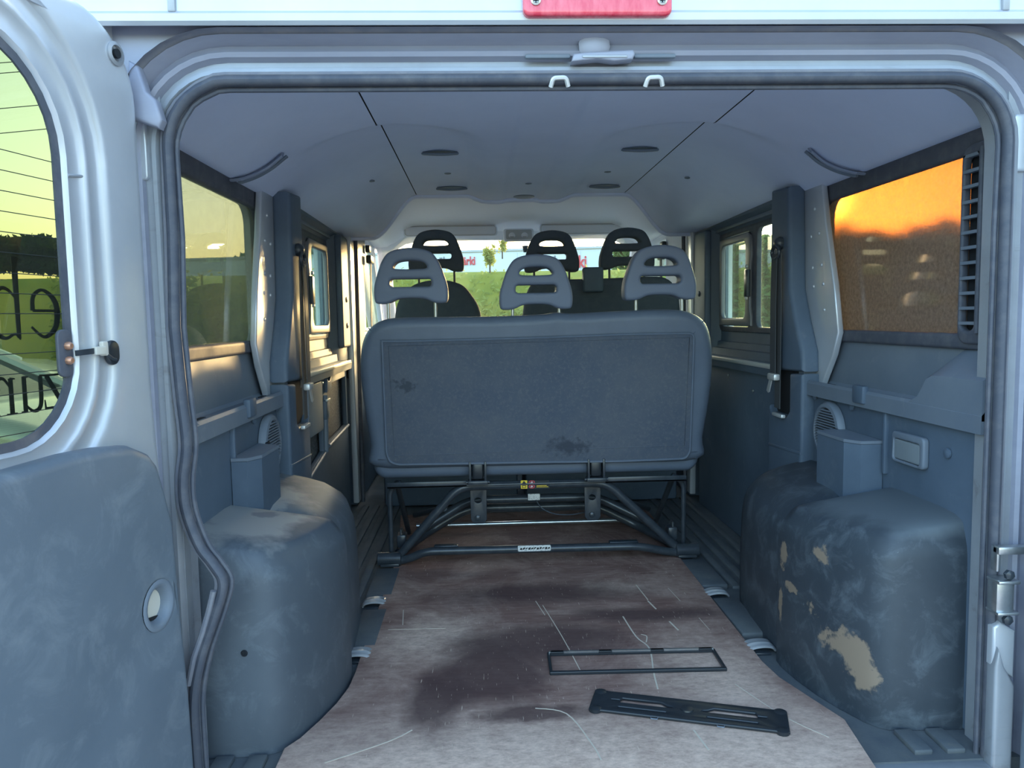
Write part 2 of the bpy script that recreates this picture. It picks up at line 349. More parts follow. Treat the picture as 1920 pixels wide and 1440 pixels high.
# ------------------------------------------------------------------ setting: floor
fl = thing('floor', (0, 1.2, 0), kind='structure')
part('floor_pan', [bx((-.93, -.02, -.09), (.93, 3.9, -.006))], m_mat, fl)
ribm = []
for sg in (-1, 1):
    for k in range(4):
        x = sg * (.64 + .052 * k)
        part('floor_rib', [bx((x - .014, 1.0, -.008), (x + .014, 2.3, .004), .003)], m_mat, fl)
    for k in range(2):
        x0 = sg * (.70 + .07 * k)
        part('floor_rib', [bx((x0 - .02, .0, -.008), (x0 + .02, .085, .005), .004)], m_mat, fl)
    part('mat_strip', [bx((min(sg * .52, sg * .60), .60, -.008), (max(sg * .52, sg * .60), .88, .012), .006)], m_mat, fl)
    part('mat_strip', [bx((min(sg * .52, sg * .61), 1.0, -.008), (max(sg * .52, sg * .61), 1.28, .012), .006)], m_mat, fl)
part('threshold', [bx((-.80 + OX, -.055, -.10), (.80 + OX, -.015, -.01), .004)], m_silver2, fl)

# ------------------------------------------------------------------ setting: side walls
def ysp(lo, hi, x0, x1, z0, z1, sg, bev=.0): return bx((min(sg * x0, sg * x1), lo, z0), (max(sg * x0, sg * x1), hi, z1), bev)
WIN = rrect(.12, .868, .955, 1.268, (.06, .055, .03, .05))
def side(sg, nm):
    w_ = thing('wall_' + nm, (sg * .88, 1.0, 0), kind='structure')
    # painted outer body side with the window apertures
    fr = SIDE(sg, .935)
    part('body_side', [pl([[(-.055, -.35), (3.2, -.35), (4.2, -.35), (4.2, .75), (3.85, .9), (3.45, 1.42), (3.2, 1.5), (-.055, 1.5)], rrect(.10, .85, .975, 1.285, .06),
                           rrect(1.22, .86, 1.99, 1.275, .05), [(2.86, .86), (3.62, .86), (3.45, 1.1), (3.25, 1.33), (3.1, 1.36), (2.86, 1.36)]], .02, fr)], m_silver, w_)
    # rear lower trim panel
    part('lower_panel', [pl([rrect(.036, -.005, .875, .69, .01)], .02, SIDE(sg, .85), .004)], m_plastic, w_)
    part('panel_rib', [ysp(.425, .437, .842, .828, .50, .665, sg, .003)], m_plastic, w_)
    for y, z in ((.62, .655), (.17, .60), (.86, .66)):
        part('trim_clip', [lathe([(.012, 0), (.012, .004), (.006, .007)], (sg * .838, y, z), (-sg, 0, 0), 14)], m_plastic, w_)
    # shelf under the rear window
    prof = [(.822, .662), (.822, .700), (.828, .708), (.842, .706), (.850, .699), (.885, .697), (.894, .705), (.899, .836), (.925, .840), (.925, .662)]
    rings = [[(sg * x, y, z) for x, z in prof] for y in lin(.036, .945, 12)]
    sh = part('shelf', [loft(rings)], m_mid, w_, ang=30)
    endp = [(.824, .70), (.824, .762), (.86, .80), (.897, .842), (.92, .842), (.92, .70)]
    part('shelf_end', [loft([[(sg * x, y, z) for x, z in endp] for y in (.915, .93, .955)])], m_mid, w_, ang=30)
    r2 = []
    for y, q in ((.036, 1), (.17, 1), (.215, .98), (.24, .85), (.255, .55), (.275, .25), (.31, .04), (.33, 0)):
        y = y - (.13 if sg < 0 and y > .1 else 0)
        zf = .703 + .075 * q; zb = .703 + .13 * q
        r2.append([(sg * .823, y, .69), (sg * .823, y, zf - .004), (sg * .829, y, zf), (sg * .897, y, zb), (sg * .91, y, .69)])
    part('shelf_shoulder', [loft(r2)], m_mid, w_, ang=50)
    part('shelf_tab', [ysp(.515, .575, .832, .812, .672, .722, sg, .006)], m_plastic, sh)
    for y in (.28, .8): part('shelf_slot', [ysp(y, y + .05, .862, .874, .6965, .7005, sg)], m_void, sh)
    # rear window surround
    # painted pillar with swage dents
    part('painted_pillar', [pl([[(.895, 1.32), (1.09, 1.33), (1.09, .95), (1.0, .5), (.97, .0), (.868, .0), (.868, .70), (.80, .79), (.768, .86), (.80, 1.0), (.865, 1.20)]], .02, SIDE(sg, .872), .005)], m_silver, w_)
    for y, z in ((.905, 1.17), (.965, 1.165), (.885, 1.07), (.95, 1.065), (.87, 1.01), (.94, 1.005), (.86, .93), (.94, 1.25)):
        part('rivet', [lathe([(.006, 0), (.005, .003), (.002, .0045)], (sg * .862, y, z), (-sg, 0, 0), 10)], m_silver, w_)
    # dark pillar cover, upper and lower
    part('pillar_cover_upper', [pl([[(1.015, 1.335), (1.165, 1.345), (1.165, .95), (1.165, .725), (.888, .735), (.893, .80), (.95, .90), (.995, 1.0)]], .06, SIDE(sg, .835), .014, 3)], m_plastic, w_)
    part('pillar_cover_lower', [pl([[(.888, .728), (.985, .722), (.985, .60), (1.01, .578), (1.14, .578), (1.165, .60), (1.165, .05), (.91, .05), (.888, .50)]], .06, SIDE(sg, .835), .010, 3)], m_plastic, w_)
    part('pillar_recess', [ysp(.97, 1.17, .86, .83, .57, .73, sg)], m_void, w_)
    part('pillar_band', [pl([[(.890, .478), (1.163, .465), (1.163, .455), (.890, .468)]], .064, SIDE(sg, .835), .003)], m_plastic, w_)
    # sliding-window aperture: sill steps, ledge, header
    st = [(.80, .0), (.815, .720), (.822, .735), (.862, .742), (.864, .772), (.880, .775), (.882, .800), (.893, .803), (.895, .850), (.925, .850), (.925, 0)]
    st[0] = (.856, .66); st[1] = (.856, .690); st[-1] = (.925, .66); st.insert(2, (.830, .695)); st[3] = (.826, .728)
    part('side_ledge', [loft([[(sg * x, y, z) for x, z in st] for y in lin(1.15, 2.2, 8)])], m_plastic, w_, ang=25)
    part('ledge_strip', [ysp(1.17, 2.16, .823, .846, .722, .738, sg, .003)], m_bracket, w_)
    part('aperture_header', [loft([[(sg * x, y, z) for x, z in ((.925, 1.27), (.89, 1.275), (.872, 1.30), (.85, 1.315), (.85, 1.36), (.925, 1.36))] for y in lin(1.1, 2.2, 6)])], m_plastic, w_, ang=25)
    part('header_strip', [ysp(1.25, 2.0, .878, .868, 1.288, 1.302, sg, .003)], m_mid, w_)
    part('aperture_post', [loft([[(sg * x, y, z) for x, y in ((.925, 1.985), (.893, 1.985), (.86, 2.03), (.845, 2.09), (.845, 2.22), (.925, 2.22))] for z in (.74, .9, 1.1, 1.34)])], m_mid, w_, ang=25)
    # B pillar: dark cover, painted flange, grey inner pillar
    part('b_pillar_cover', [pl([rrect(2.03, .80, 2.21, 1.31, .015)], .03, SIDE(sg, .845), .008, 3)], m_plastic, w_)
    for z in (1.02, .90): part('trim_clip', [lathe([(.013, 0), (.013, .003), (.007, .006)], (sg * .829, 2.12, z), (-sg, 0, 0), 14)], m_plastic, w_)
    part('door_jamb_flange', [pl([[(2.222, 1.345), (2.30, 1.36), (2.30, .03), (2.24, .03), (2.225, .6)]], .03, SIDE(sg, .835), .006)], m_silver, w_)
    part('jamb_seal', [tb([(sg * .812, 2.305, .02), (sg * .812, 2.315, .5), (sg * .812, 2.33, 1.0), (sg * .812, 2.34, 1.36)], .010)], m_rubber, w_)
    part('inner_pillar', [pl([[(2.32, 1.40), (2.80, 1.42), (2.72, 1.0), (2.62, .62), (2.32, .62)]], .04, SIDE(sg, .85), .01)], m_cabliner if sg > 0 else m_mid, w_)
    part('lower_door_trim', [ysp(2.32, 3.9, .93, .84, 0, .64, sg, .01)], m_plastic, w_)
    part('cab_door_sill', [ysp(2.6, 3.75, .93, .85, .62, .87, sg, .02)], m_plastic, w_)
    part('cab_door_frame', [pl([[(2.80, .86), (3.70, .84), (3.52, 1.12), (3.3, 1.385), (3.12, 1.425), (2.80, 1.425)], [(2.87, .88), (3.60, .88), (3.44, 1.10), (3.24, 1.325), (3.09, 1.35), (2.87, 1.35)]], .03, SIDE(sg, .865), .008)], m_cabliner, w_)
    part('a_pillar', [sweep([(sg * .80, 3.36, 1.45), (sg * .82, 3.62, 1.15), (sg * .83, 3.95, .80)], circ(.045, 10, .03))], m_cabliner, w_)
    return w_
wl = side(-1, 'left'); wr = side(1, 'right')
# left lower panel with storage pockets (opposite the plain sliding-door trim)
part('mid_panel', [pl([rrect(1.16, -.005, 2.2, .70, .01)], .02, SIDE(1, .865), .004)], m_plastic, wr)
part('mid_panel', [pl([rrect(1.16, -.005, 2.2, .70, .01), [(1.72, .41), (2.17, .43), (2.17, .66), (1.72, .655)], [(1.30, .345), (1.62, .395), (1.62, .52), (1.30, .48)]], .02, SIDE(-1, .865), .003)], m_plastic, wl)
part('pocket_back', [ysp(1.25, 2.19, .90, .884, .3, .69, -1)], m_net, wl)
part('pocket_flap', [pl([rrect(1.33, .49, 1.58, .685, .02)], .012, SIDE(-1, .850), .004)], m_mid, wl)
for (u0, v0, u1, v1) in ((1.285, .335, 1.64, .385),):
    part('pocket_rim', [tb([(-.852, 1.29, .338), (-.852, 1.63, .388)], .008), tb([(-.852, 1.64, .388), (-.852, 1.66, .62)], .012), tb([(-.852, 1.71, .402), (-.852, 2.18, .425)], .008)], m_mid, wl)
lt = part('pocket_latch', [bx((-.872, 1.635, .52), (-.840, 1.70, .60), .008)], m_plastic, wl)
part('latch_lip', [bx((-.846, 1.635, .595), (-.836, 1.70, .605), .003)], m_bracket, lt)
part('latch_bracket', [pl([[(1.665, .63), (1.76, .645), (1.755, .69), (1.73, .675), (1.69, .675), (1.675, .69)]], .014, SIDE(-1, .848), .003)], m_plastic, wl)
for y, z in ((1.55, .71), (1.85, .712), (1.62, .67), (1.50, .665)):
    part('screw', [lathe([(.008, 0), (.008, .003), (.004, .006)], (-.853, y, z), (1, 0, 0), 12)], m_alu, wl)
for y, z in ((1.45, .62), (1.75, .66)):
    part('screw', [lathe([(.006, 0), (.006, .003), (.003, .005)], (.853, y, z), (-1, 0, 0), 12)], m_alu, wr)

# ------------------------------------------------------------------ setting: side windows
def rear_window(sg, name, gmat):
    t = thing(name, (sg * .9, .55, .85), kind='structure')
    part('window_seal', [pl([rrect(.065, .832, .995, 1.325, .03), WIN], .026, SIDE(sg, .897), .008, 3)], m_rubber, t)
    part('pane', [pl([rrect(.09, .845, .985, 1.29, .05)], .004, SIDE(sg, .913))], gmat, t)
    vg = part('air_vent', [pl([rrect(.115, .845, .215, 1.285, .03), rrect(.155, .875, .205, 1.262, .02)], .02, SIDE(sg, .886), .006)], m_rubber, t)
    part('vent_back', [ysp(.15, .21, .900, .897, .87, 1.265, sg)], m_void, t)
    part('vent_rib', [tb([(sg * .872, .136, .87), (sg * .872, .136, 1.27)], .006)], m_rubber, vg)
    for k in range(12):
        part('vent_slat', [ysp(.152, .208, .888, .876, .888 + k * .0335, .895 + k * .0335, sg)], m_mid, vg)
    return t
rear_window(-1, 'window_1', g_left); rear_window(1, 'window_2', g_right)
def slide_window(sg, name):
    t = thing(name, (sg * .9, 1.6, .86), kind='structure')
    part('window_frame', [pl([rrect(1.17, .845, 2.005, 1.295, .05), rrect(1.235, .868, 1.525, 1.258, .03), rrect(1.60, .868, 1.965, 1.258, .03)], .022, SIDE(sg, .898), .005)], m_rubber, t)
    part('pane', [pl([rrect(1.2, .86, 2.0, 1.28, .04)], .004, SIDE(sg, .912))], g_slide, t)
    sf = part('sliding_frame', [pl([[(1.56, .872), (1.965, .872), (1.965, 1.252), (1.60, 1.252), (1.575, 1.235), (1.56, 1.16), (1.575, 1.12), (1.575, .95), (1.56, .91)], rrect(1.625, .905, 1.94, 1.222, .03)], .02, SIDE(sg, .886), .006)], m_gold, t)
    part('catch', [ysp(1.565, 1.60, .879, .862, .99, 1.10, sg, .004)], m_black, sf)
    for z in (.985, 1.015, 1.075, 1.112): part('catch_screw', [lathe([(.008, 0), (.008, .006), (.004, .01)], (sg * .872, 1.585, z), (-sg, 0, 0), 12)], m_bracket, sf)
    return t
slide_window(-1, 'window_3'); slide_window(1, 'window_4')
for i, sg in enumerate((-1, 1)):
    t = thing('window_%d' % (5 + i), (sg * .88, 3.2, .87), kind='structure')
    part('pane', [pl([[(2.84, .85), (3.64, .85), (3.47, 1.1), (3.27, 1.345), (3.10, 1.375), (2.84, 1.375)]], .004, SIDE(sg, .885))], g_slide, t)
t = thing('window_7', (0, 3.6, .8), kind='structure')
def ws(u, v): return (u * (.80 + .05 * (1 - v)), 3.36 + .62 * (1 - v) - .10 * u * u, .80 + .645 * v)
V, F = grid(ws, lin(-1, 1, 17), lin(0, 1, 9)); part('pane', [(V, F)], g_clear, t, recalc=False)
part('windscreen_edge', [tb([ws(u, 1) for u in lin(-1, 1, 17)], .012)], m_rubber, t)

# ------------------------------------------------------------------ setting: ceiling
def zroof(x, y):
    a = abs(x)
    zr = 1.52 - (.20 * (max(0, a - .46) / .40) ** 1.8)
    zf = 1.515 - .195 * sst(.50, .72, a)
    z = zr + (zf - zr) * sst(1.2, 2.2, y)
    s1, s2, k = .86 - y, .215 - a, .30
    h = max(k - abs(s1 - s2), 0) / k; sm = max(s1, s2) + h * h * k / 4
    z -= .028 * sst(-.05, .05, sm) * (1 - sst(.55, .8, a))
    z += .007 * (1 - sst(.075, .095, a)) - .006 * (1 - sst(.55, .75, abs(y - .55) / .5)) * 0
    return max(z, 1.315)
ce = thing('ceiling', (0, 1.2, 1.3), kind='structure')
ys = lin(.03, 2.26, 112)
part('headliner_panel', [grid(lambda x, y: (x, y, zroof(x, y)), lin(-.498, .498, 84), ys)], m_liner, ce, recalc=False)
for sg in (-1, 1):
    part('headliner_panel', [grid(lambda x, y: (sg * x, y, zroof(x, y)), lin(.502, .90, 30), ys)], m_liner, ce, recalc=False)
    part('seam_backing', [grid(lambda x, y: (sg * x, y, zroof(x, y) + .004), lin(.49, .51, 3), ys)], m_void, ce, recalc=False)
    arch = [(sg * x, 2.262, zroof(x, 2.26) - .004) for x in lin(.22, .88, 40)]
    part('headliner_edge', [tb(arch, .011, 10)], m_liner, ce)
part('headliner_edge', [tb([(x, 2.265, zroof(x, 2.26) - .005) for x in lin(-.23, .23, 12)], .012, 10)], m_liner, ce)
for x, y in ((-.33, 1.72), (.33, 1.72), (-.62, 1.55), (.62, 1.55), (0.01, 1.85)):
    part('trim_clip', [lathe([(.014, .002), (.014, -.002), (.006, -.004)], (x, y, zroof(x, y)), (0, 0, 1), 14)], m_mid, ce)
part('centre_light_recess', [lathe([(.05, .004), (.05, -.003), (.04, -.006)], (.01, 2.19, zroof(.01, 2.19)), (0, 0, 1), 20)], m_mid, ce)
def cabz(x, y):
    v = (y - 2.27) / 1.1
    return 1.555 - .10 * v * v - .012 * v - (.20 - .12 * v) * sst(.48 + .12 * v, .80, abs(x))
part('cab_roof', [grid(lambda x, y: (x, y, cabz(x, y)), lin(-.86, .86, 40), lin(2.25, 3.38, 20))], m_cabliner, ce, recalc=False)
part('cab_header', [loft([[(x, 3.30, cabz(x, 3.30) - .001), (x, 3.39, cabz(x, 3.38) - .03), (x, 3.40, cabz(x, 3.38) + .03), (x, 3.30, cabz(x, 3.3) + .03)] for x in lin(-.84, .84, 20)])], m_cabliner, ce)
part('outer_roof', [grid(lambda x, y: (x, y, 1.68 - .22 * abs(x / .96) ** 4 - .04 * sst(2.4, 3.5, y) * 2), lin(-.96, .96, 30), lin(-.06, 3.5, 20))], m_silver, ce, recalc=False)

# ------------------------------------------------------------------ setting: rear frame of the body
wre = thing('wall_rear', (OX, 0, 0), kind='structure')
def uframe(o, y, n=9):
    hw, top, r = .812 + o, 1.372 + o, .125 + o
    p = [(OX - hw, y, -.12)] + [(OX - hw, y, z) for z in lin(.1, top - r, 8)]
    p += [(OX - hw + r - r * math.cos(R(90 * k / n)), y, top - r + r * math.sin(R(90 * k / n))) for k in range(1, n + 1)]
    p += [(OX + x, y, top) for x in lin(-hw + r, hw - r, 12)[1:-1]]
    p += [(OX + hw - r + r * math.sin(R(90 * k / n)), y, top - r + r * math.cos(R(90 * k / n))) for k in range(0, n + 1)]
    p += [(OX + hw, y, z) for z in lin(top - r, .1, 8)[1:]] + [(OX + hw, y, -.12)]
    return p
part('door_frame_flange', [loft([uframe(*q) for q in ((.004, .07), (.004, .0), (.012, -.010), (.020, -.008), (.024, .004), (.034, .006))], closed=False)], m_silver2, wre, ang=45, recalc=False)
part('door_frame_gutter', [loft([uframe(*q) for q in ((.034, .006), (.040, -.008), (.048, -.012), (.054, -.004), (.062, .0), (.070, -.022), (.074, -.03))], closed=False)], m_jambdirt, wre, ang=30, recalc=False)
part('gutter_seal', [loft([uframe(*q) for q in ((.072, -.026), (.078, -.030), (.080, -.040), (.078, -.052))], closed=False)], m_sealgrey, wre, ang=60, recalc=False)
hx = lin(-.97, .97, 25)
part('roof_skin', [loft([[(x, y, min(z, max(1.47 + (z - 1.47) * .02, 1.70 - .22 * abs(x / .97) ** 4)) if z > 1.475 else z) for x in hx] for y, z in ((-.045, 1.466), (-.052, 1.452), (-.060, 1.450), (-.066, 1.456), (-.068, 1.468), (-.060, 1.475), (-.058, 1.52), (-.045, 1.62), (-.02, 1.70))], closed=False)], m_silver, wre, ang=25, recalc=False)
for x in (-.745, .775): part('roof_seam', [bx((x - .007, -.066, 1.472), (x + .007, -.055, 1.58), .003)], m_silver2, wre)
for sg in (-1, 1):
    xa = OX + sg * .885
    part('corner_post', [loft([[(xa, -.045, z), (OX + sg * .90, -.06, z), (sg * .945, -.05, z), (sg * .955, .0, z), (sg * .955, .12, z), (xa, .12, z)] for z in (-.35, .3, .8, 1.25, 1.47)])], m_silver, wre, ang=50)
    part('jamb_plate', [pl([rrect(OX + sg * .853 - .030, 1.19, OX + sg * .853 + .012, 1.30, .008)], .012, RX(-.002), .004)], m_silver, wre)
for x0, x1 in ((OX - .95, OX - .815), (OX + .815, OX + .95)):
    part('jamb_gusset', [loft([[(x0, .03, z), (x1, .03, z), (x1, .0, z), (x0, .0, z)] for z in (-.3, .5, 1.42)])], m_silver2, wre)
hole_ = [(p[0], p[2]) for p in uframe(.070, 0)]
part('header_backing', [pl([[(-.95, 1.39)] + [(-.95, 1.475), (.95, 1.475), (.95, 1.20)] + [q for q in hole_[::-1] if q[1] > 1.2] + [(-.95, 1.2)]], .02, RX(-.012))], m_jambdirt, wre)
tl = part('tail_lamp', [loft([[(-.955, -.02, z), (-.99, -.02, z), (-1.0, .03, z), (-.985, .09, z), (-.955, .09, z)] for z in (.35, .5, .76, .80)])], m_red, wre)
part('rear_bumper', [bx((-.93, -.16, -.38), (.93, -.02, -.13), .03, 3)], m_plastic, wre)
part('rear_sill', [bx((-.92, -.05, -.14), (.92, .02, -.09), .004)], m_silver2, wre)
# right jamb hardware
hd = part('door_hinge', [bx((.806, -.055, .435), (.872, -.035, .452), .004), bx((.806, -.05, .400), (.815, -.03, .452), .003), bx((.80, -.062, .318), (.838, -.03, .385), .006), bx((.80, -.068, .379), (.845, -.028, .387), .003), bx((.80, -.068, .316), (.845, -.028, .323), .003)], m_alu, wre)
for z in (.397, .305): part('hinge_bolt', [lathe([(.010, 0), (.010, .008), (.005, .011)], (.826, -.055, z), (0, -1, 0), 6)], m_black, hd)
part('jamb_step', [pl([[(.815, -.1), (.858, -.1), (.858, .16), (.835, .20), (.822, .24), (.815, .2)]], .03, RX(-.03), .006)], m_silver2, wre)
part('jamb_step', [pl([[(.815, .20), (.862, .17), (.862, .27), (.83, .29), (.815, .28)]], .03, RX(-.02), .006)], m_silver, wre)
# header hardware
part('header_rail', [bx((-.115, -.018, 1.405), (-.03, -.006, 1.413), .003)], m_mid, wre)
part('header_rail', [bx((.09, -.018, 1.405), (.17, -.006, 1.413), .003)], m_mid, wre)
part('header_dent', [lathe([(.030, 0), (.022, .006), (.006, .009)], (.016, -.012, 1.430), (0, -1, 0), 14)], m_jambdirt, wre)
# corner grime flap at upper left
part('corner_gusset', [pl([[(-.832, 1.395), (-.815, 1.385), (-.803, 1.34), (-.787, 1.325), (-.778, 1.29), (-.785, 1.275), (-.84, 1.295)]], .03, RX(-.035), .006)], m_jambdirt, wre)

# weatherstrip: pulled loose and bowed inward on the left
tr1 = thing('trim_1', (OX, 0, 0), kind='structure')
left = [(-.789, -.012, -.08), (-.793, -.012, .08), (-.790, -.014, .186), (-.769, -.018, .273), (-.735, -.022, .362), (-.720, -.022, .418), (-.738, -.02, .455), (-.763, -.018, .492), (-.785, -.016, .56), (-.788, -.014, .62), (-.779, -.012, .69), (-.784, -.012, .784), (-.791, -.012, .93)]
top_ = [p for p in uframe(-.004, -.012) if p[2] > .95]
right = [(OX + .808, -.012, z) for z in lin(.95, -.1, 12)]
mid_ = [(p[0] + (.008 if p[0] < -.7 else 0), p[1], p[2]) for p in top_]
path = smooth_path(left, 6)[:-1] + [Vector(p) for p in mid_] + [Vector(p) for p in right[1:]]
pr = []
part('seal_bulb', [sweep(path, [(.010 * math.cos(a), .013 * math.sin(a)) for a in lin(0, 2 * math.pi * 11 / 12, 12)], up=Vector((0, -1, 0)))], m_rubber, tr1)
def inw(p, d):
    c = Vector((OX, p.y, .75)); q = Vector((c.x - p.x, 0, 0)).normalized()
    if p.z > 1.33: q = Vector((q.x * .2, 0, -1)).normalized()
    elif p.z > 1.24: q = Vector((q.x, 0, -.7)).normalized()
    return p + q * d
part('seal_lip', [sweep([inw(p, .013) + Vector((0, .012, 0)) for p in path], circ(.0055, 8))], m_rubber, tr1)
part('seal_fold', [sweep([inw(p, -.012) + Vector((0, .004, 0)) for p in path], circ(.006, 8))], m_sealgrey, tr1)
part('seal_core', [tb([(-.796, -.024, .215), (-.781, -.028, .273), (-.762, -.030, .32), (-.747, -.031, .365), (-.736, -.031, .405)], .006, 8)], m_sealgrey, tr1)

# ------------------------------------------------------------------ setting: open rear doors
def rear_door(sg, name, hx_, hy, th, with_text):
    d = Vector((sg * math.sin(R(th)), -math.cos(R(th)), 0)); n = Vector((-sg * math.cos(R(th)), -math.sin(R(th)), 0)); H = Vector((hx_, hy, 0))
    def W(s, z, t): return H + d * s + n * t + Vector((0, 0, z))
    D = thing(name, (hx_, hy, -.1), kind='structure')
    def gl(o): return rrect(.19 - o, .74 - o, .72 + o, 1.345 + o, (.13 + o, .17 + o, .16 + o, .13 + o), 8)
    outl = [(-.02, -.12), (-.02, .3), (-.015, .55), (0, .80), (0, 1.2)] + [(.14 - .14 * math.cos(R(a)), 1.305 + .14 * math.sin(R(a))) for a in range(0, 91, 10)] + [(.68 + .12 * math.sin(R(a)), 1.325 + .12 * math.cos(R(a))) for a in range(0, 91, 15)] + [(.80, -.12)]
    fr = lambda u, v, w_: W(u, v, w_ - .028)
    part('door_shell', [pl([outl, gl(.075)], .056, fr, .024, 4)], m_silver, D, ang=50)
    rings = [[W(u, v, t) for u, v in gl(o)] for o, t in ((.078, .0), (.073, -.003), (.068, -.0035), (.058, -.005), (.051, -.001), (.045, .0), (.040, -.003), (.034, -.0065), (.012, -.0065), (.006, -.003), (.002, -.006), (.0, -.010), (-.004, -.02))]
    part('window_flange', [loft(rings, cap0=False, cap1=False)], m_silver, D, ang=60, recalc=False)
    part('flange_notch', [pl([[(.138, 1.165), (.182, 1.16), (.182, 1.155), (.138, 1.16)]], .006, lambda u, v, w_: W(u, v, w_ - .006), .002)], m_silver2, D)
    gp = part('pane', [pl([gl(.02)], .004, lambda u, v, w_: W(u, v, w_ - .016))], g_door, D)
    part('pane_border', [pl([gl(.012), gl(-.014)], .004, lambda u, v, w_: W(u, v, w_ - .0115))], m_rubber, D)
    if with_text:
        for k in range(15):
            z = 1.174 - k * .0293
            o = max(0, .11 - (z - .74)) * .3
            part('heater_wire', [tb([W(.20 + o, z, -.0132), W(.70, z, -.0132)], .0007, 5)], m_ink, gp)
    pan = [(.50, -.10), (.78, -.10), (.78, .715), (.389, .719), (.25, .725), (.183, .723), (.119, .716), (.071, .694), (.05, .67), (.033, .619), (.015, .555), (.006, .379), (-.005, .217), (-.009, .065), (-.009, -.10)]
    hole = [(.075 + .034 * math.cos(a), .42 + .036 * math.sin(a)) for a in lin(0, 2 * math.pi * 19 / 20, 20)]
    tp = part('trim_panel', [pl([pan, hole], .05, lambda u, v, w_: W(u, v, w_ + .010), .018, 4)], m_panel, D, ang=55)
    part('grip_cup', [loft([[W(.075 + r * math.cos(a), .42 + r * 1.06 * math.sin(a), t) for a in lin(0, 2 * math.pi * 23 / 24, 24)] for r, t in ((.044, .0345), (.040, .0368), (.035, .0365), (.029, .030), (.026, .018), (.025, .014))], cap0=False, cap1=False)], m_mid, tp, ang=80, recalc=False)
    part('grip_back', [lathe([(.03, 0), (.03, .002)], W(.075, .42, .016), n, 20)], m_cream, tp)
    part('grip_gap', [pl([[(.055, .388), (.10, .388), (.10, .402), (.055, .395)]], .003, lambda u, v, w_: W(u, v, w_ + .0195))], m_void, tp)
    bo = part('stud_socket', [lathe([(.020, 0), (.020, .004), (.014, .006), (.013, .001)], W(.06, 1.382, -.001), n, 24)], m_silver2, D)
    part('socket_hole', [lathe([(.008, 0), (.008, .004)], W(.06, 1.382, .002), n, 16)], m_void, D)
    oc = part('oval_cap', [pl([rrect(.100, .853, .130, .895, .0145)], .010, lambda u, v, w_: W(u, v, w_ + .002), .004)], m_blackp, D)
    if with_text:
        hk = part('pull_strap', [strap([W(.145, .879, .006), W(.165, .879, .008), W(.20, .877, .004)], .009, .003, n)], m_black, D)
        part('strap_end', [bx((0, 0, 0), (0.001, .001, .001))], m_cream, hk) if 0 else None
        part('strap_clamp', [pl([rrect(.140, .872, .165, .886, .002)], .010, lambda u, v, w_: W(u, v, w_ + .008), .002), pl([rrect(.133, .870, .147, .894, .003)], .008, lambda u, v, w_: W(u, v, w_ + .007), .002)], m_cream, D)
        part('strap_stay', [tb([W(.135, .872, .008), W(.122, .864, .008), W(.112, .862, .006)], .003)], m_black, D)
        for z in (.866, .889): part('copper_bolt', [lathe([(.0065, 0), (.0065, .007), (.004, .010)], W(.207, z, -.006), n, 8)], m_copper, D)
        part('lock_pad', [pl([rrect(.195, .84, .225, .915, .012)], .006, lambda u, v, w_: W(u, v, w_ - .008), .002)], m_rubber, D)
        # lettering on the outside of the glass: reads mirrored from in here
        def strokes(name, S_, s0, z0, k):
            P_ = []
            for pts, ws_ in S_:
                pts = smooth_path([(a, b, 0) for a, b in pts], 6) if len(pts) > 2 else [Vector((*p, 0)) for p in pts]
                m_ = len(pts); V_ = []; L_ = []
                for i, p in enumerate(pts):
                    T = (pts[min(i + 1, m_ - 1)] - pts[max(i - 1, 0)]).normalized(); nn = Vector((-T.y, T.x, 0))
                    f = i / (m_ - 1) * (len(ws_) - 1); j = min(int(f), len(ws_) - 2); wd = ws_[j] + (ws_[j + 1] - ws_[j]) * (f - j)
                    L_.append((p + nn * wd / 2, p - nn * wd / 2))
                rg = []
                for a, b in L_:
                    rg.append([W(s0 + q.x * k, z0 + q.y * k, tt) for q, tt in ((a, -.0185), (b, -.0185), (b, -.0195), (a, -.0195))])
                P_.append(loft(rg))
            part(name, P_, m_ink, gp)
        strokes('letter', [([(.10, .56), (.72, .56)], [.06, .06]), ([(.72, .56), (.68, .86), (.42, 1.0), (.12, .8), (.05, .5), (.14, .18), (.45, 0), (.78, .22)], [.12, .10, .06, .13, .17, .13, .07, .05])], .203, .904, .072)
        strokes('letter', [([(.1, .0), (.1, 1.66)], [.10, .15]), ([(-.06, 1.60), (.12, 1.64)], [.03, .06]), ([(.1, .78), (.28, .96), (.48, 1.0), (.74, .78), (.80, .5), (.72, .18), (.45, .0), (.2, .08), (.06, -.03)], [.04, .06, .08, .15, .17, .14, .07, .05, .05])], .276, .904, .072)
        strokes('letter', [([(.06, .96), (.78, .96)], [.06, .06]), ([(.07, .98), (.05, .74)], [.06, .03]), ([(.70, .95), (.12, .05)], [.15, .15]), ([(.08, .04), (.78, .04)], [.06, .06]), ([(.78, .02), (.80, .28)], [.06, .03])], .199, .792, .055)
        strokes('letter', [([(.14, .97), (.14, .35), (.22, .08), (.45, .02), (.68, .2)], [.14, .14, .13, .08, .05]), ([(.70, .99), (.70, .0)], [.14, .14]), ([(.0, .97), (.16, .97)], [.05, .06]), ([(.56, .97), (.74, .97)], [.05, .06]), ([(.68, .03), (.84, .03)], [.06, .04])], .242, .792, .055)
        strokes('letter', [([(.16, .0), (.16, .97)], [.14, .14]), ([(.0, .02), (.34, .02)], [.05, .05]), ([(.02, .95), (.18, .97)], [.04, .06]), ([(.2, .75), (.4, .98), (.65, .92), (.72, .6), (.72, .0)], [.05, .08, .13, .14, .14]), ([(.56, .02), (.9, .02)], [.05, .05])], .296, .792, .055)
    return D
rear_door(-1, 'door_1', -.81, -.06, 13, True)
rear_door(1, 'door_2', .885, -.065, 16, False)

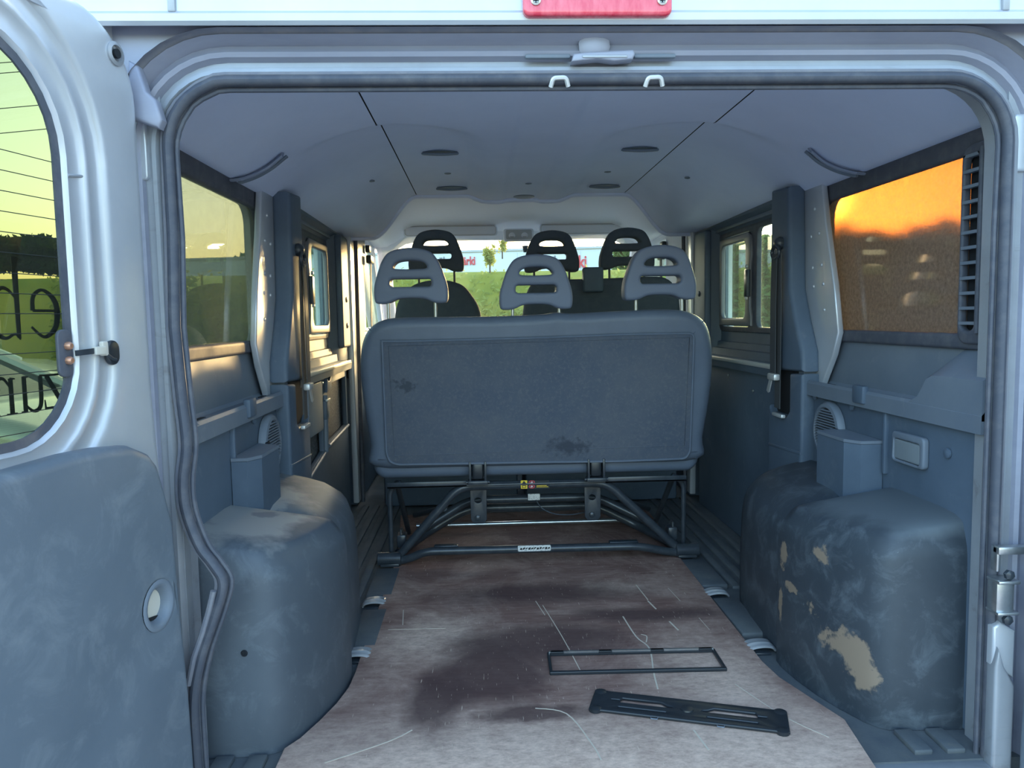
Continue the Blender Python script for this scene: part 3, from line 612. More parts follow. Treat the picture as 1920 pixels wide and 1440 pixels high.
# ------------------------------------------------------------------ floor board
bo_ = [(-.60, 2.05), (-.57, 1.7), (-.548, 1.335), (-.552, .84), (-.554, .60), (-.553, .44), (-.556, .36), (-.572, .28), (-.597, .20), (-.624, .130), (-.648, .092), (-.648, -.05), (.560, -.09), (.580, .06), (.588, .12), (.556, .22), (.522, .33), (.512, .42), (.514, .60), (.516, .79), (.523, 1.27), (.55, 1.7), (.56, 2.05)]
board = thing('plywood_board', (0, 1.0, .0), 'scratched brown plywood board covering the van floor behind the bench', 'board')
part('board_sheet', [pl([bo_], .012, FLAT(.0055), .0015)], m_board, board)
for pts, wd in ([[(-.03, .86), (.005, .62), (.03, .40)], .003], [[(-.05, .90), (-.03, .78)], .003], [[(.205, .75), (.215, .60), (.235, .52), (.215, .38), (.205, .29)], .005], [[(.232, .615), (.245, .60), (.235, .56)], .004],
                [[(.30, 1.02), (.31, .88)], .004], [[(.308, .87), (.318, .80)], .006], [[(.335, .70), (.345, .635)], .006], [[(.40, .98), (.41, .86)], .002], [[(.43, .72), (.435, .63)], .002], [[(-.47, .86), (-.46, .74)], .003],
                [[(-.10, .22), (-.03, .19), (.01, .06), (.02, -.0)], .004], [[(-.55, .03), (-.43, .10), (-.38, .145)], .004], [[(.40, .30), (.46, .14), (.52, .05)], .003], [[(-.5, .71), (-.33, .705)], .002], [[(.24, .10), (.25, .02)], .005]):
    P_ = smooth_path([(a, b, .0119) for a, b in pts], 5)
    part('scratch', [strap(P_, wd * .8, .0006, Vector((0, 0, 1)))], m_scratch, board)

# ------------------------------------------------------------------ wheel arch covers
def dome(sg, outline, rings, slope):
    yc = (outline[0][1] + outline[-1][1]) / 2; rr = []
    for f, z in rings:
        ring = []
        for x, y in outline:
            vx = .84 - (.84 - x) * f; vy = yc + (y - yc) * (1 - (1 - f) * .9); t = (.84 - vx) / .28
            ring.append((sg * vx, vy, z * (1 - slope * t * (z / .47) ** 2)))
        rr.append(ring)
    rr.append([(sg * (.84 - (.84 - x) * .02), yc + (y - yc) * .02, rings[-1][1]) for x, y in outline])
    return loft(rr, closed=True, cap0=False)
def arch(sg, m, label):
    t = thing('wheel_arch_cover', (sg * .70, .55, 0), label, 'wheel arch cover', 'wheel arch covers')
    o1 = [(.84, .090), (.76, .091), (.70, .094), (.678, .098), (.660, .108), (.640, .135), (.612, .195), (.588, .265), (.570, .345), (.561, .42), (.563, .455), (.60, .462), (.84, .462)]
    part('rear_cover', [dome(sg, o1, [(1, -.005), (.997, .2), (.99, .36), (.98, .392), (.965, .408), (.90, .442), (.87, .455), (.83, .461), (.70, .468), (.4, .472)], .10)], m, t, ang=62)
    o2 = [(.84, .44), (.62, .44), (.585, .45), (.580, .50), (.580, .60), (.588, .72), (.600, .84), (.625, .93), (.67, .985), (.75, 1.01), (.84, 1.015)]
    part('front_cover', [dome(sg, o2, [(1, -.005), (.995, .15), (.98, .29), (.955, .35), (.91, .39), (.84, .42), (.74, .44), (.6, .45), (.3, .455)], .16)], m, t, ang=62)
    return t
al = arch(-1, m_archL, 'dusty grey wheel arch cover on the left, beside the open rear door')
part('puncture', [lathe([(.0075, 0), (.006, .003), (.004, .003), (.0035, .001)], (-.723, .0925, .224), (0, -1, 0), 12)], m_void, al)
arch(1, m_archR, 'shade-darkened wheel arch cover on the right with dried mud patches')
def jackbox(sg, label):
    t = thing('storage_box', (sg * .80, .55, .44), label, 'box', 'boxes on the wheel arches')
    xi = .775 if sg < 0 else .755; y0 = .42 if sg < 0 else .45
    o = [(.838, y0), (xi + .025, y0), (xi, y0 + .045), (xi - .003, y0 + .20), (.838, y0 + .24)]
    part('box_body', [loft([[(sg * x, y, z) for x, y in o] for z in (.40, .575)], cap1=False)], m_plastic, t, ang=20)
    part('box_lid', [loft([[(sg * (x - (.002 if x < .83 else 0)), y - .002, z) for x, y in o] for z in (.576, .584)])], m_mid, t, ang=20)
    return t
jackbox(-1, 'dark plastic box standing on the left dusty wheel arch'); jackbox(1, 'dark plastic box standing on the right muddy wheel arch')
def speaker(sg, label):
    t = thing('speaker_grille', (sg * .838, .74, .48), label, 'speaker', 'loudspeaker grilles')
    c = (sg * .838, .745, .565)
    part('bezel', [lathe([(.090, 0), (.090, .012), (.084, .020), (.074, .022), (.070, .016)], c, (-sg, 0, 0), 40)], m_mid, t)
    part('grille_back', [lathe([(.071, 0), (.071, .0165)], c, (-sg, 0, 0), 40)], m_void, t)
    for k in range(17):
        z = -.064 + k * .008; h = math.sqrt(max(.070 ** 2 - z * z, 0))
        part('grille_slat', [bx((min(sg * .816, sg * .822), c[1] - h, c[2] + z - .002), (max(sg * .816, sg * .822), c[1] + h, c[2] + z + .002))], m_mid, t)
    part('bezel_notch', [bx((min(sg * .812, sg * .82), c[1] - .085, c[2] + .012), (max(sg * .812, sg * .82), c[1] - .06, c[2] + .02), .002)], m_void, t)
speaker(-1, 'round ribbed speaker grille on the left wall behind the box'); speaker(1, 'round ribbed speaker grille on the right wall behind the box')
lm = thing('interior_lamp', (.838, .31, .545), 'rectangular interior lamp set into the right wall panel', 'lamp')
part('lamp_bezel', [pl([rrect(.244, .545, .384, .622, .012), rrect(.262, .552, .375, .604, .008)], .016, SIDE(1, .832), .005)], m_mid, lm)
part('lens', [pl([rrect(.262, .553, .374, .603, .006)], .012, SIDE(1, .832), .004)], m_lamp, lm)

# ------------------------------------------------------------------ tie-down brackets
m_tie = mat('bright_zinc', (.80, .81, .82), .25, .55)
def tie(x, y, sg, label):
    t = thing('tie_down', (x, y, -.006), label, 'bracket', 'zinc tie-down brackets')
    part('dish', [bx((x - .024, y - .032, -.006), (x + .024, y + .032, .002), .003)], m_black, t)
    part('bow', [strap(smooth_path([(x - .034, y, .002), (x - .022, y, .016), (x, y, .021), (x + .022, y, .017), (x + .034, y, .004)], 5), .030, .004, Vector((0, 1, 0))) if 0 else
         sweep(smooth_path([(x - .034, y, .001), (x - .026, y, .010), (x, y, .0145), (x + .026, y, .012), (x + .036, y, .004)], 5), [(-.026, -.002), (.026, -.002), (.030, .001), (.022, .006), (.012, .0015), (.005, .006), (-.005, .006), (-.012, .0015), (-.022, .006), (-.030, .001)], up=Vector((0, 0, 1)))], m_tie, t, ang=60)
tie(-.572, .945, -1, 'zinc tie-down bracket left of the board, nearer the bench')
tie(-.566, .555, -1, 'zinc tie-down bracket left of the board, nearer the open doors')
tie(.545, .930, 1, 'zinc tie-down bracket right of the board, nearer the bench')
tie(.540, .52, 1, 'zinc tie-down bracket right of the board, nearer the open doors')

# ------------------------------------------------------------------ number plate holder pieces on the board
def quadmap(c, ax, z0):
    c = Vector((*c, 0)); ax = Vector((math.cos(ax), math.sin(ax), 0)); ay = Vector((-ax.y, ax.x, 0))
    return lambda u, v, w_: c + ax * u + ay * v + Vector((0, 0, z0 + w_))
q = quadmap((.177, .434), R(-1.6), .0165)
f1 = thing('number_plate_holder', (.177, .434, .012), 'thin black rectangular number plate frame lying on the board', 'frame')
part('frame_rim', [pl([rrect(-.227, -.060, .227, .060, .003), rrect(-.219, -.050, .219, .051, .002)], .009, q, .002)], m_blackp, f1)
part('frame_lip', [pl([[(-.222, .052), (.222, .052), (.222, .058), (-.222, .058)]], .004, lambda u, v, w_: q(u, v, w_ + .006))], m_alu, f1)
for u in (-.20, -.07, .07, .20): part('clip', [pl([rrect(u - .018, .050, u + .018, .060, .001)], .006, lambda a, b, w_: q(a, b, w_ + .005), .001)], m_blackp, f1)
q2 = quadmap((.245, .172), R(-17.8), .0165)
f2 = thing('number_plate_carrier', (.245, .172, .012), 'black slotted number plate carrier lying askew on the board', 'frame')
slots = [[(-.175, .012), (-.155, .012), (-.150, .022), (-.06, .022), (-.045, .010), (-.035, .008), (-.03, .0), (-.15, .0), (-.155, .006), (-.175, .006)], [(.06, .022), (.15, .022), (.155, .010), (.175, .010), (.175, .004), (.15, .0), (.03, .0), (.035, .008), (.045, .010)], rrect(-.155, -.026, -.045, -.020, .002), rrect(.045, -.026, .155, -.020, .002)]
part('carrier_plate', [pl([[(-.205, -.052), (-.22, -.045), (-.22, .045), (-.205, .052), (-.19, .048), (.19, .048), (.205, .052), (.22, .045), (.22, -.045), (.205, -.052), (.19, -.046), (-.19, -.046)]] + slots, .008, q2, .003)], m_blackp, f2)
for u in (-.07, .075): part('clip', [tb([q2(u - .008, -.044, 0), q2(u - .007, -.054, .001), q2(u + .007, -.054, .001), q2(u + .008, -.044, 0)], .0014, 6)], m_mid, f2)
for u, v in ((-.205, -.04), (.205, -.04), (-.205, .04), (.205, .04)): part('foot_pad', [lathe([(.014, -.004), (.014, .004), (.009, .006)], q2(u, v, 0), (0, 0, 1), 14)], m_blackp, f2)
part('centre_boss', [lathe([(.016, 0), (.014, .007), (.004, .008)], q2(0, .0, 0), (0, 0, 1), 16)], m_blackp, f2)

# ------------------------------------------------------------------ headrests and seats
def headrest_geo(cx, y, z, th=.075, k=1.0):
    o = smooth2([(-.126, .004), (-.128, .05), (-.116, .095), (-.096, .145), (-.066, .176), (0, .188), (.066, .176), (.096, .145), (.116, .095), (.128, .05), (.126, .004), (.105, -.004), (.075, .0), (.045, .012), (0, .015), (-.045, .012), (-.075, .0), (-.105, -.004)], 4)
    up_ = smooth2([(-.058, .119), (-.050, .135), (-.030, .143), (0, .145), (.030, .143), (.050, .135), (.058, .119), (.03, .115), (-.03, .115)], 3)
    lo_ = rrect(-.072, .054, .072, .082, .011)
    lean = lambda u, v, w_: (cx + u * k, y - w_ - .10 * (v - .1), z + v * k)
    return [pl([o, up_, lo_], th, lean, .011, 4)]
def add_headrest(par, cx, y, z, zpost, m=m_head):
    h = part('headrest', headrest_geo(cx, y, z), m, par, ang=60)
    for s in (-1, 1): part('headrest_post', [tb([(cx + s * .083, y, zpost), (cx + s * .083, y, z + .02)], .0055, 10)], m_alu if m is m_head else m_black, h)
    return h
bench = thing('bench_seat', (0, 1.45, 0), 'grey three-seat bench seen from behind, with carpeted back and tubular black frame', 'bench seat')
tiltb = lambda u, v, w_: (u, 1.275 - w_ - .16 * (v - .4), v)
bo1 = smooth2([(-.605, .385), (-.618, .47), (-.632, .60), (-.640, .72), (-.632, .82), (-.606, .885), (-.55, .922), (-.45, .930), (-.2, .928), (0, .932), (.06, .938), (.12, .934), (.3, .940), (.45, .942), (.54, .930), (.596, .890), (.620, .82), (.628, .72), (.622, .60), (.606, .47), (.592, .385), (.3, .376), (-.3, .376)], 4)
bk = part('backrest', [pl([bo1], .15, lambda u, v, w_: tiltb(u, v, w_ - .075), .038, 5)], m_vinyl, bench, ang=60)
cp = [(-.553, .848), (-.45, .846), (0, .850), (.3, .856), (.546, .856), (.552, .42), (.535, .394), (.3, .390), (0, .394), (-.3, .396), (-.52, .398), (-.548, .41), (-.558, .44)]
part('back_panel', [pl([cp], .010, lambda u, v, w_: tiltb(u, v, w_ + .002), .003)], m_carpet, bk, label='worn dark carpet on the back of the bench')
cp3 = [(x, tiltb(x, z, .0065)[1], z) for x, z in cp]
part('back_piping', [tb(fillet(cp3 + [cp3[0]], .02), .0045, 8)], m_vinyl, bk)
inn = [(-.53, .832), (.53, .842), (.53, .445), (-.53, .432)]
part('panel_crease', [tb([(x, tiltb(x, z, .0065)[1], z) for x, z in inn + [inn[0]]], .0028, 6)], m_carpet, bk)
for a, b in (((-.553, .848), (-.60, .895)), ((.546, .856), (.585, .90)), ((-.54, .42), (-.595, .395)), ((.54, .41), (.585, .39))):
    part('seam', [tb([(a[0], tiltb(*a, .001)[1], a[1]), (b[0], tiltb(*b, -.016)[1], b[1])], .002, 6)], m_vinyl, bk)
cu1 = part('seat_cushion', [pl([rrect(-.615, .335, .600, .46, (.05, .04, .04, .05), 6)], .50, lambda u, v, w_: (u, 1.56 - w_, v), .03, 4)], m_vinyl, bench, ang=60)
for x in (-.23, .205):
    hg = part('hinge', [bx((x - .032, 1.262, .325), (x - .024, 1.30, .402), .002), bx((x + .024, 1.262, .325), (x + .032, 1.30, .402), .002), bx((x - .036, 1.255, .318), (x + .036, 1.30, .332), .003)], m_black, bench)
    part('hinge_pad', [bx((x - .02, 1.268, .335), (x + .02, 1.30, .40), .008)], m_blackp, hg)
    for s in (-1, 1): part('hinge_pin', [tb([(x + s * .03, 1.27, .325), (x + s * .043, 1.27, .325)], .006, 10)], m_black, hg)
    part('support_plate', [pl([[(x - .032, .30), (x + .032, .30), (x + .030, .16), (x + .020, .145), (x - .02, .145), (x - .03, .16)], [(x + .013 * math.cos(a) - .002, .235 + .011 * math.sin(a)) for a in lin(0, 5.9, 14)]], .008, RX(1.37), .002)], m_black, bench)
    part('plate_bolt', [lathe([(.011, 0), (.011, .010), (.006, .013)], (x - .004, 1.364, .17), (0, -1, 0), 6)], m_black, bench)
part('angle_rail', [bx((-.565, 1.295, .304), (.548, 1.335, .312), .002), bx((-.565, 1.295, .304), (-.27, 1.30, .326), .002), bx((.24, 1.295, .304), (.548, 1.30, .326), .002)], m_black, bench)
part('cross_tube', [tb(fillet([(-.535, 1.315, .040), (-.30, 1.315, .302), (.25, 1.315, .302), (.525, 1.315, .036)], .05), .0165)], m_black, bench)
part('cross_tube', [tb(fillet([(-.54, 1.40, .03), (-.44, 1.60, .055), (-.28, 1.62, .142), (.25, 1.62, .142), (.43, 1.60, .052), (.53, 1.40, .03)], .06), .018)], m_black, bench)
part('cross_tube', [tb(fillet([(-.44, 1.42, .12), (-.27, 1.50, .205), (.24, 1.50, .205), (.43, 1.42, .12)], .05), .017)], m_black, bench)
part('brace_tube', [tb([(-.50, 1.70, .10), (-.36, 1.36, .21)], .012)], m_black, bench)
part('brace_tube', [tb([(.49, 1.70, .10), (.35, 1.36, .21)], .012)], m_black, bench)
part('floor_tube', [tb(fillet([(-.565, 1.305, .028), (-.50, 1.300, .034), (-.43, 1.292, .066), (.37, 1.292, .062), (.48, 1.300, .034), (.555, 1.305, .028)], .05), .0155)], m_black, bench)
part('floor_tube', [tb([(-.50, 1.74, .042), (.50, 1.74, .042)], .010)], m_alu, bench)
part('floor_plate', [bx((-.40, 1.315, .055), (-.31, 1.345, .078), .004)], m_black, bench); part('floor_plate', [bx((.26, 1.315, .05), (.37, 1.345, .074), .004)], m_black, bench)
for s, x in ((-1, -.562), (1, .550)):
    part('leg', [tb(fillet([(x, 1.35, .02), (x, 1.35, .285), (x - s * .045, 1.35, .318)], .03), .0095)], m_black, bench)
    part('rear_leg', [tb([(x - s * .03, 1.72, .02), (x - s * .02, 1.42, .30)], .011)], m_black, bench)
    ft = part('foot', [lathe([(.020, -.045), (.025, -.042), (.025, .042), (.020, .045)], (x + s * .002, 1.305, .038), (1, 0, 0), 20)], m_black, bench)
    part('foot_clamp', [bx((x - .035, 1.285, .012), (x + .035, 1.35, .024), .003), bx((x - .02, 1.29, .013), (x + .005, 1.33, .03), .002)], m_black, ft)
    part('gusset', [pl([[(1.36, .02), (1.55, .02), (1.40, .13), (1.37, .13)]], .008, lambda u, v, w_: (x - s * .035 + w_, u, v), .002)], m_black, bench)
    part('latch_housing', [bx((min(x - s * .055, x - s * .02), 1.36, .06), (max(x - s * .055, x - s * .02), 1.42, .11), .006), tb([(x - s * .038, 1.39, .05), (x - s * .038, 1.39, .10)], .014)], m_black, bench)
st_ = part('warning_sticker', [pl([[(-.072, .291), (.034, .289), (.034, .320), (-.072, .322)]], .0012, RX(1.2975))], m_ink, bench, label='black warning sticker with yellow and red pictograms')
part('sticker_field', [pl([[(-.072, .291), (-.048, .291), (-.048, .322), (-.072, .322)]], .0012, RX(1.2965))], m_yellow, st_)
part('sticker_triangle', [pl([[(-.069, .309), (-.051, .309), (-.060, .321)]], .0012, RX(1.2955))], m_ink, st_)
part('sticker_icon', [pl([[(-.067, .294), (-.053, .294), (-.053, .304), (-.067, .304)], [(-.065, .296), (-.055, .296), (-.055, .302), (-.065, .302)]], .0012, RX(1.2955))], m_ink, st_)
for z in (.2985, .3140):
    part('prohibition_ring', [pl([[(-.031 + .0115 * math.cos(a), z + .0075 * math.sin(a)) for a in lin(0, 6.0, 18)], [(-.031 + .0085 * math.cos(a), z + .0052 * math.sin(a)) for a in lin(0, 6.0, 18)]], .0012, RX(1.2962)), pl([[(-.039, z + .004), (-.037, z + .005), (-.023, z - .004), (-.025, z - .005)]], .0012, RX(1.2962))], m_redp, st_)
    part('pictogram', [pl([[(-.036, z - .003), (-.027, z - .003), (-.027, z + .001), (-.031, z + .004), (-.035, z + .002)]], .0012, RX(1.2966))], m_white, st_)
for k in range(4): part('sticker_text', [pl([[(-.014, .295 + k * .0048), (.030 - .006 * (k % 2), .295 + k * .0048), (.030 - .006 * (k % 2), .2972 + k * .0048), (-.014, .2972 + k * .0048)]], .0012, RX(1.2965))], m_yellow, st_)
l2 = part('worn_label', [pl([rrect(-.088, .060, .034, .082, .004)], .0014, RX(1.2755))], m_white, bench, label='worn white label on the floor tube')
for k in range(11):
    x = -.08 + k * .0103
    part('label_remnant', [pl([[(x, .066), (x + .0085, .067 + .003 * (k % 3)), (x + .008, .074 + .002 * (k % 2)), (x + .001, .073)]], .0012, RX(1.2745))], m_ink, l2)
part('paper_tag', [bx((-.036, 1.475, .203), (.012, 1.482, .229), .002)], m_white, bench)
part('bowden_cable', [tb(smooth_path([(-.005, 1.475, .205), (.02, 1.47, .17), (.07, 1.46, .15), (.13, 1.45, .148), (.18, 1.44, .158), (.21, 1.40, .175)], 6), .0025, 6)], m_black, bench)
for x, zt, zp in ((-.449, .982, .915), (-.011, .954, .915), (.430, .980, .915)):
    add_headrest(bench, x, 1.235, zt, zp)

dr = thing('driver_seat', (-.405, 2.3, 0), 'dark driver seat with slotted headrest at the front left', 'car seat')
db = smooth2([(-.605, .45), (-.612, .80), (-.606, .95), (-.575, 1.03), (-.51, 1.085), (-.405, 1.105), (-.30, 1.085), (-.245, 1.03), (-.207, .95), (-.20, .80), (-.205, .45)], 4)
part('backrest', [pl([db], .13, lambda u, v, w_: (u, 2.22 - w_ - .12 * (v - .5), v), .035, 4)], m_seat, dr, ang=60)
part('seat_cushion', [bx((-.66, 2.2, .32), (-.16, 2.75, .50), .05, 3)], m_seat, dr)
part('seat_base', [bx((-.70, 2.25, 0), (-.04, 2.65, .33), .02)], m_plastic, dr)  # base widened towards the middle to shut off the bright gap between the seats
add_headrest(dr, -.409, 2.15, 1.148, 1.08, m_seat)
pb = thing('passenger_bench', (.37, 2.3, 0), 'dark two-seat passenger bench with two slotted headrests at the front right', 'bench seat')
po = smooth2([(-.01, .45), (-.012, .80), (.0, .98), (.03, 1.07), (.08, 1.095), (.25, 1.098), (.40, 1.10), (.60, 1.105), (.68, 1.09), (.725, 1.03), (.742, .93), (.745, .8), (.74, .45)], 4)
part('backrest', [pl([po], .13, lambda u, v, w_: (u, 2.22 - w_ - .12 * (v - .5), v), .035, 4)], m_seat, pb, ang=60)
part('seat_cushion', [bx((-.02, 2.2, .32), (.75, 2.75, .50), .05, 3)], m_seat, pb)
part('seat_base', [bx((.0, 2.25, 0), (.76, 2.65, .33), .02)], m_plastic, pb)
part('belt_guide', [bx((.272, 2.06, 1.035), (.366, 2.12, 1.15), .010, 3)], m_plastic, pb)
add_headrest(pb, .133, 2.15, 1.138, 1.07, m_seat); add_headrest(pb, .490, 2.15, 1.146, 1.07, m_seat)

# ------------------------------------------------------------------ cab: dashboard, steering wheel, visors, lamp console
dsh = thing('dashboard', (0, 3.6, .3), 'dark dashboard under the windscreen, just showing above the bench', 'dashboard')
part('dash_body', [loft([[(x, 3.30, -.05), (x, 3.27, .70), (x, 3.32, .80), (x, 3.45, .83), (x, 3.90, .80), (x, 3.90, -.05)] for x in lin(-.82, .82, 9)])], m_plastic, dsh, ang=50)
part('dash_hump', [pl([smooth2([(-.145, .80), (-.14, .90), (-.12, .925), (-.07, .925), (-.05, .90), (-.045, .80)], 4)], .10, RX(3.45), .012, 3)], m_plastic, dsh)
stw = thing('steering_wheel', (-.42, 2.98, .55), 'black steering wheel in front of the driver seat', 'steering wheel')
c0 = Vector((-.42, 2.98, .72)); ax1 = Vector((1, 0, 0)); ax2 = Vector((0, .5, .866)).normalized()
part('rim', [tb([c0 + (ax1 * math.cos(a) + ax2 * math.sin(a)) * .19 for a in lin(0, 2 * math.pi * 35 / 36, 36)], .014, 10, True)], m_plastic, stw)
part('hub', [lathe([(.07, -.02), (.07, .02), (.04, .035)], c0, ax1.cross(ax2), 20)], m_plastic, stw)
part('column', [tb([c0, c0 + Vector((0, .296, -.05))], .03, 12)], m_plastic, stw)
for a in (-.3, math.pi + .3, -math.pi / 2): part('spoke', [tb([c0, c0 + (ax1 * math.cos(a) + ax2 * math.sin(a)) * .185], .014, 8)], m_plastic, stw)
for x0, x1, lb in ((-.655, -.095, 'pale sun visor folded up above the driver seat'), (.155, .705, 'pale sun visor folded up above the passenger bench')):
    t = thing('sun_visor', ((x0 + x1) / 2, 3.15, 1.42), lb, 'sun visor', 'sun visors')
    part('visor_pad', [pl([rrect(x0, 1.412, x1, 1.478, .02)], .026, lambda u, v, w_: (u, 3.16 - w_ + .35 * (v - 1.45), v), .010, 3)], m_cabliner, t)
    part('visor_border', [tb([(x, 3.16 + .35 * (z - 1.45) - .0125, z) for x, z in rrect(x0 + .01, 1.42, x1 - .01, 1.473, .016)], .002, 6, True)], m_cabgrey, t)
    part('visor_pin', [tb([(x0 if x0 < 0 else x1, 3.14, 1.475), ((x0 if x0 < 0 else x1), 3.18, 1.50)], .008, 8)], m_mid, t)
lc = thing('lamp_console', (.03, 3.1, 1.37), 'grey overhead console with two round reading lamps between the visors', 'console')
part('console_body', [pl([rrect(-.06, 1.372, .118, 1.448, .015)], .06, lambda u, v, w_: (u, 3.10 - w_ + .5 * (v - 1.41), v), .012, 3)], m_cabliner, lc)
part('console_inset', [pl([rrect(-.048, 1.382, .106, 1.440, .010)], .006, lambda u, v, w_: (u, 3.068 - w_ + .5 * (v - 1.41), v), .002)], m_cabgrey, lc)
for x in (-.012, .062): part('reading_lamp', [lathe([(.020, 0), (.020, .006), (.014, .010), (.012, .006)], (x, 3.066, 1.402), (0, -1, 0), 20)], m_cabliner, lc)
mr = mk('mirror_mount', [lathe([(.020, 0), (.014, .03), (.012, .04)], (.085, 3.40, 1.375), (0, 0, -1), 16), bx((.07, 3.385, 1.345), (.10, 3.40, 1.365), .004)], m_plastic)
tag(mr, 'small dark mirror mount on the windscreen below the console', 'mirror mount')

# ------------------------------------------------------------------ belts
def belt(sg, label):
    t = thing('seat_belt', (sg * .80, 1.05, .57), label, 'seat belt', 'rear seat belts')
    g = part('belt_guide', [lathe([(.020, 0), (.022, .010), (.016, .022), (.008, .026)], (sg * .806, 1.065, 1.155), (-sg, 0, 0), 18)], m_black, t)
    part('guide_loop', [tb([(sg * .785, 1.065 + .032 * math.cos(a), 1.125 + .022 * math.sin(a)) for a in lin(0, 2 * math.pi * 15 / 16, 16)], .006, 8, True)], m_black, g)
    part('webbing', [strap([(sg * .783, 1.068, 1.12), (sg * .781, 1.07, .95), (sg * .783, 1.072, .72)], .045, .003, Vector((sg, 0, 0)))], m_web, t)
    part('webbing', [strap([(sg * .789, 1.05, 1.12), (sg * .792, 1.05, .90), (sg * .795, 1.06, .60)], .045, .003, Vector((sg, 0, 0)))], m_web, t)
    part('tongue', [bx((min(sg * .772, sg * .795), 1.035, .695), (max(sg * .772, sg * .795), 1.10, .718), .006)], m_bracket, t)
    part('tongue_blade', [pl([[(1.075, .70), (1.10, .70), (1.125, .655), (1.112, .648), (1.10, .652)]], .004, SIDE(sg, .783), .001)], m_bracket, t)
    part('anchor', [bx((min(sg * .785, sg * .80), 1.0, .572), (max(sg * .785, sg * .80), 1.085, .584), .003)], m_bracket, t)
belt(-1, 'dark seat belt hanging on the left pillar beside the bench'); belt(1, 'dark seat belt hanging on the right pillar beside the bench')
def fbelt(sg, label):
    t = thing('front_seat_belt', (sg * .81, 2.78, .7), label, 'seat belt', 'front seat belts')
    part('belt_guide', [bx((min(sg * .80, sg * .825), 2.74, 1.29), (max(sg * .80, sg * .825), 2.80, 1.33), .006), bx((min(sg * .79, sg * .82), 2.72, 1.23), (max(sg * .79, sg * .82), 2.82, 1.275), .008)], m_black, t)
    part('webbing', [strap([(sg * .80, 2.77, 1.24), (sg * .81, 2.80, 1.0), (sg * .815, 2.83, .7)], .045, .003, Vector((sg, 0, 0)))], m_web, t)
fbelt(-1, 'dark front seat belt on the left cab pillar'); fbelt(1, 'dark front seat belt on the right cab pillar')

# ------------------------------------------------------------------ grab handles
def roofhandle(x, y, wd, label):
    z = zroof(x, y)
    t = thing('grab_handle', (x, y, z - .02), label, 'grab handle', 'ceiling grab handles')
    rec = [(x - wd + 2 * wd * k / 14, y - .012 - .03 * math.sin(math.pi * k / 14)) for k in range(15)] + [(x + wd, y + .02), (x - wd, y + .02)]
    part('recess', [pl([rec], .004, lambda u, v, w_: (u, v, zroof(u, v) - .002 + w_))], m_plastic, t)
    part('grip', [sweep([(x - wd + 2 * wd * k / 14, y - .014 - .034 * math.sin(math.pi * k / 14), zroof(x, y) - .008 - .010 * math.sin(math.pi * k / 14)) for k in range(15)], circ(.0075, 8, .005))], m_mid, t)
roofhandle(-.34, 1.33, .062, 'ceiling grab handle on the left, the one nearer the rear doors')
roofhandle(-.325, 2.05, .066, 'ceiling grab handle on the left, the one nearer the cab')
roofhandle(.375, 1.30, .062, 'ceiling grab handle on the right, the one nearer the rear doors')
roofhandle(.367, 2.04, .066, 'ceiling grab handle on the right, the one nearer the cab')
m_handle = mat('headliner_handle', (.30, .335, .42), .7)
def sidehandle(sg, label):
    P_ = [Vector((sg * p.x, p.y, zroof(p.x, p.y) - .007)) for p in smooth_path([(.868, .655, 0), (.845, .705, 0), (.822, .735, 0), (.795, .750, 0), (.757, .742, 0)], 4)]
    t = thing('curved_handle', (sg * .81, .70, 1.30), label, 'grab handle', 'curved handles above the rear windows')
    part('grip', [sweep(P_, [(-.016, -.004), (.016, -.004), (.018, .0), (.014, .004), (-.014, .004), (-.018, 0)], up=Vector((0, 0, -1)))], m_handle, t, ang=30)
    part('grip_edge', [tb([p + Vector((-sg * .012, 0, -.006)) for p in P_], .005, 8)], m_mid, t)
sidehandle(-1, 'curved handle moulded into the ceiling above the left rear window'); sidehandle(1, 'curved handle moulded into the ceiling above the right rear window')

# ------------------------------------------------------------------ header: brake lamp, latch striker, clips
bl = thing('brake_light', (.014, -.075, 1.457), 'red third brake light on the roof edge above the opening', 'brake light')
part('lens', [pl([rrect(-.122, 1.458, .147, 1.515, .012)], .022, RX(-.072), .006, 3)], m_red, bl)
for x in (-.099, .128):
    sc_ = part('screw', [lathe([(.009, 0), (.009, .003), (.006, .004), (.004, .002)], (x, -.083, 1.483), (0, -1, 0), 16)], m_alu, bl)
    part('screw_slot', [bx((x - .005, -.0878, 1.482), (x + .005, -.0868, 1.484)), bx((x - .001, -.0878, 1.478), (x + .001, -.0868, 1.488))], m_void, sc_)
sk = thing('latch_striker', (.03, -.03, 1.39), 'worn grey latch striker on the header above the opening', 'latch')
part('striker_body', [pl([[(-.030, 1.394), (-.026, 1.409), (.0, 1.412), (.03, 1.413), (.086, 1.416), (.090, 1.408), (.085, 1.398), (.05, 1.395), (.02, 1.399)]], .028, RX(-.018), .004)], m_jambdirt, sk)
part('striker_bar', [bx((-.01, -.034, 1.400), (.075, -.028, 1.406), .002)], m_silver2, sk)
for x, lb in ((-.052, 'left of the two small metal clips hooked on the seal under the header'), (.127, 'right of the two small metal clips hooked on the seal under the header')):
    c = mk('seal_clip', [sweep(fillet([(x - .016, -.018, 1.352), (x - .012, -.026, 1.366), (x + .012, -.026, 1.367), (x + .017, -.018, 1.353)], .006), circ(.0045, 8))], m_bracket)
    tag(c, lb, 'clip', 'metal clips on the header seal')

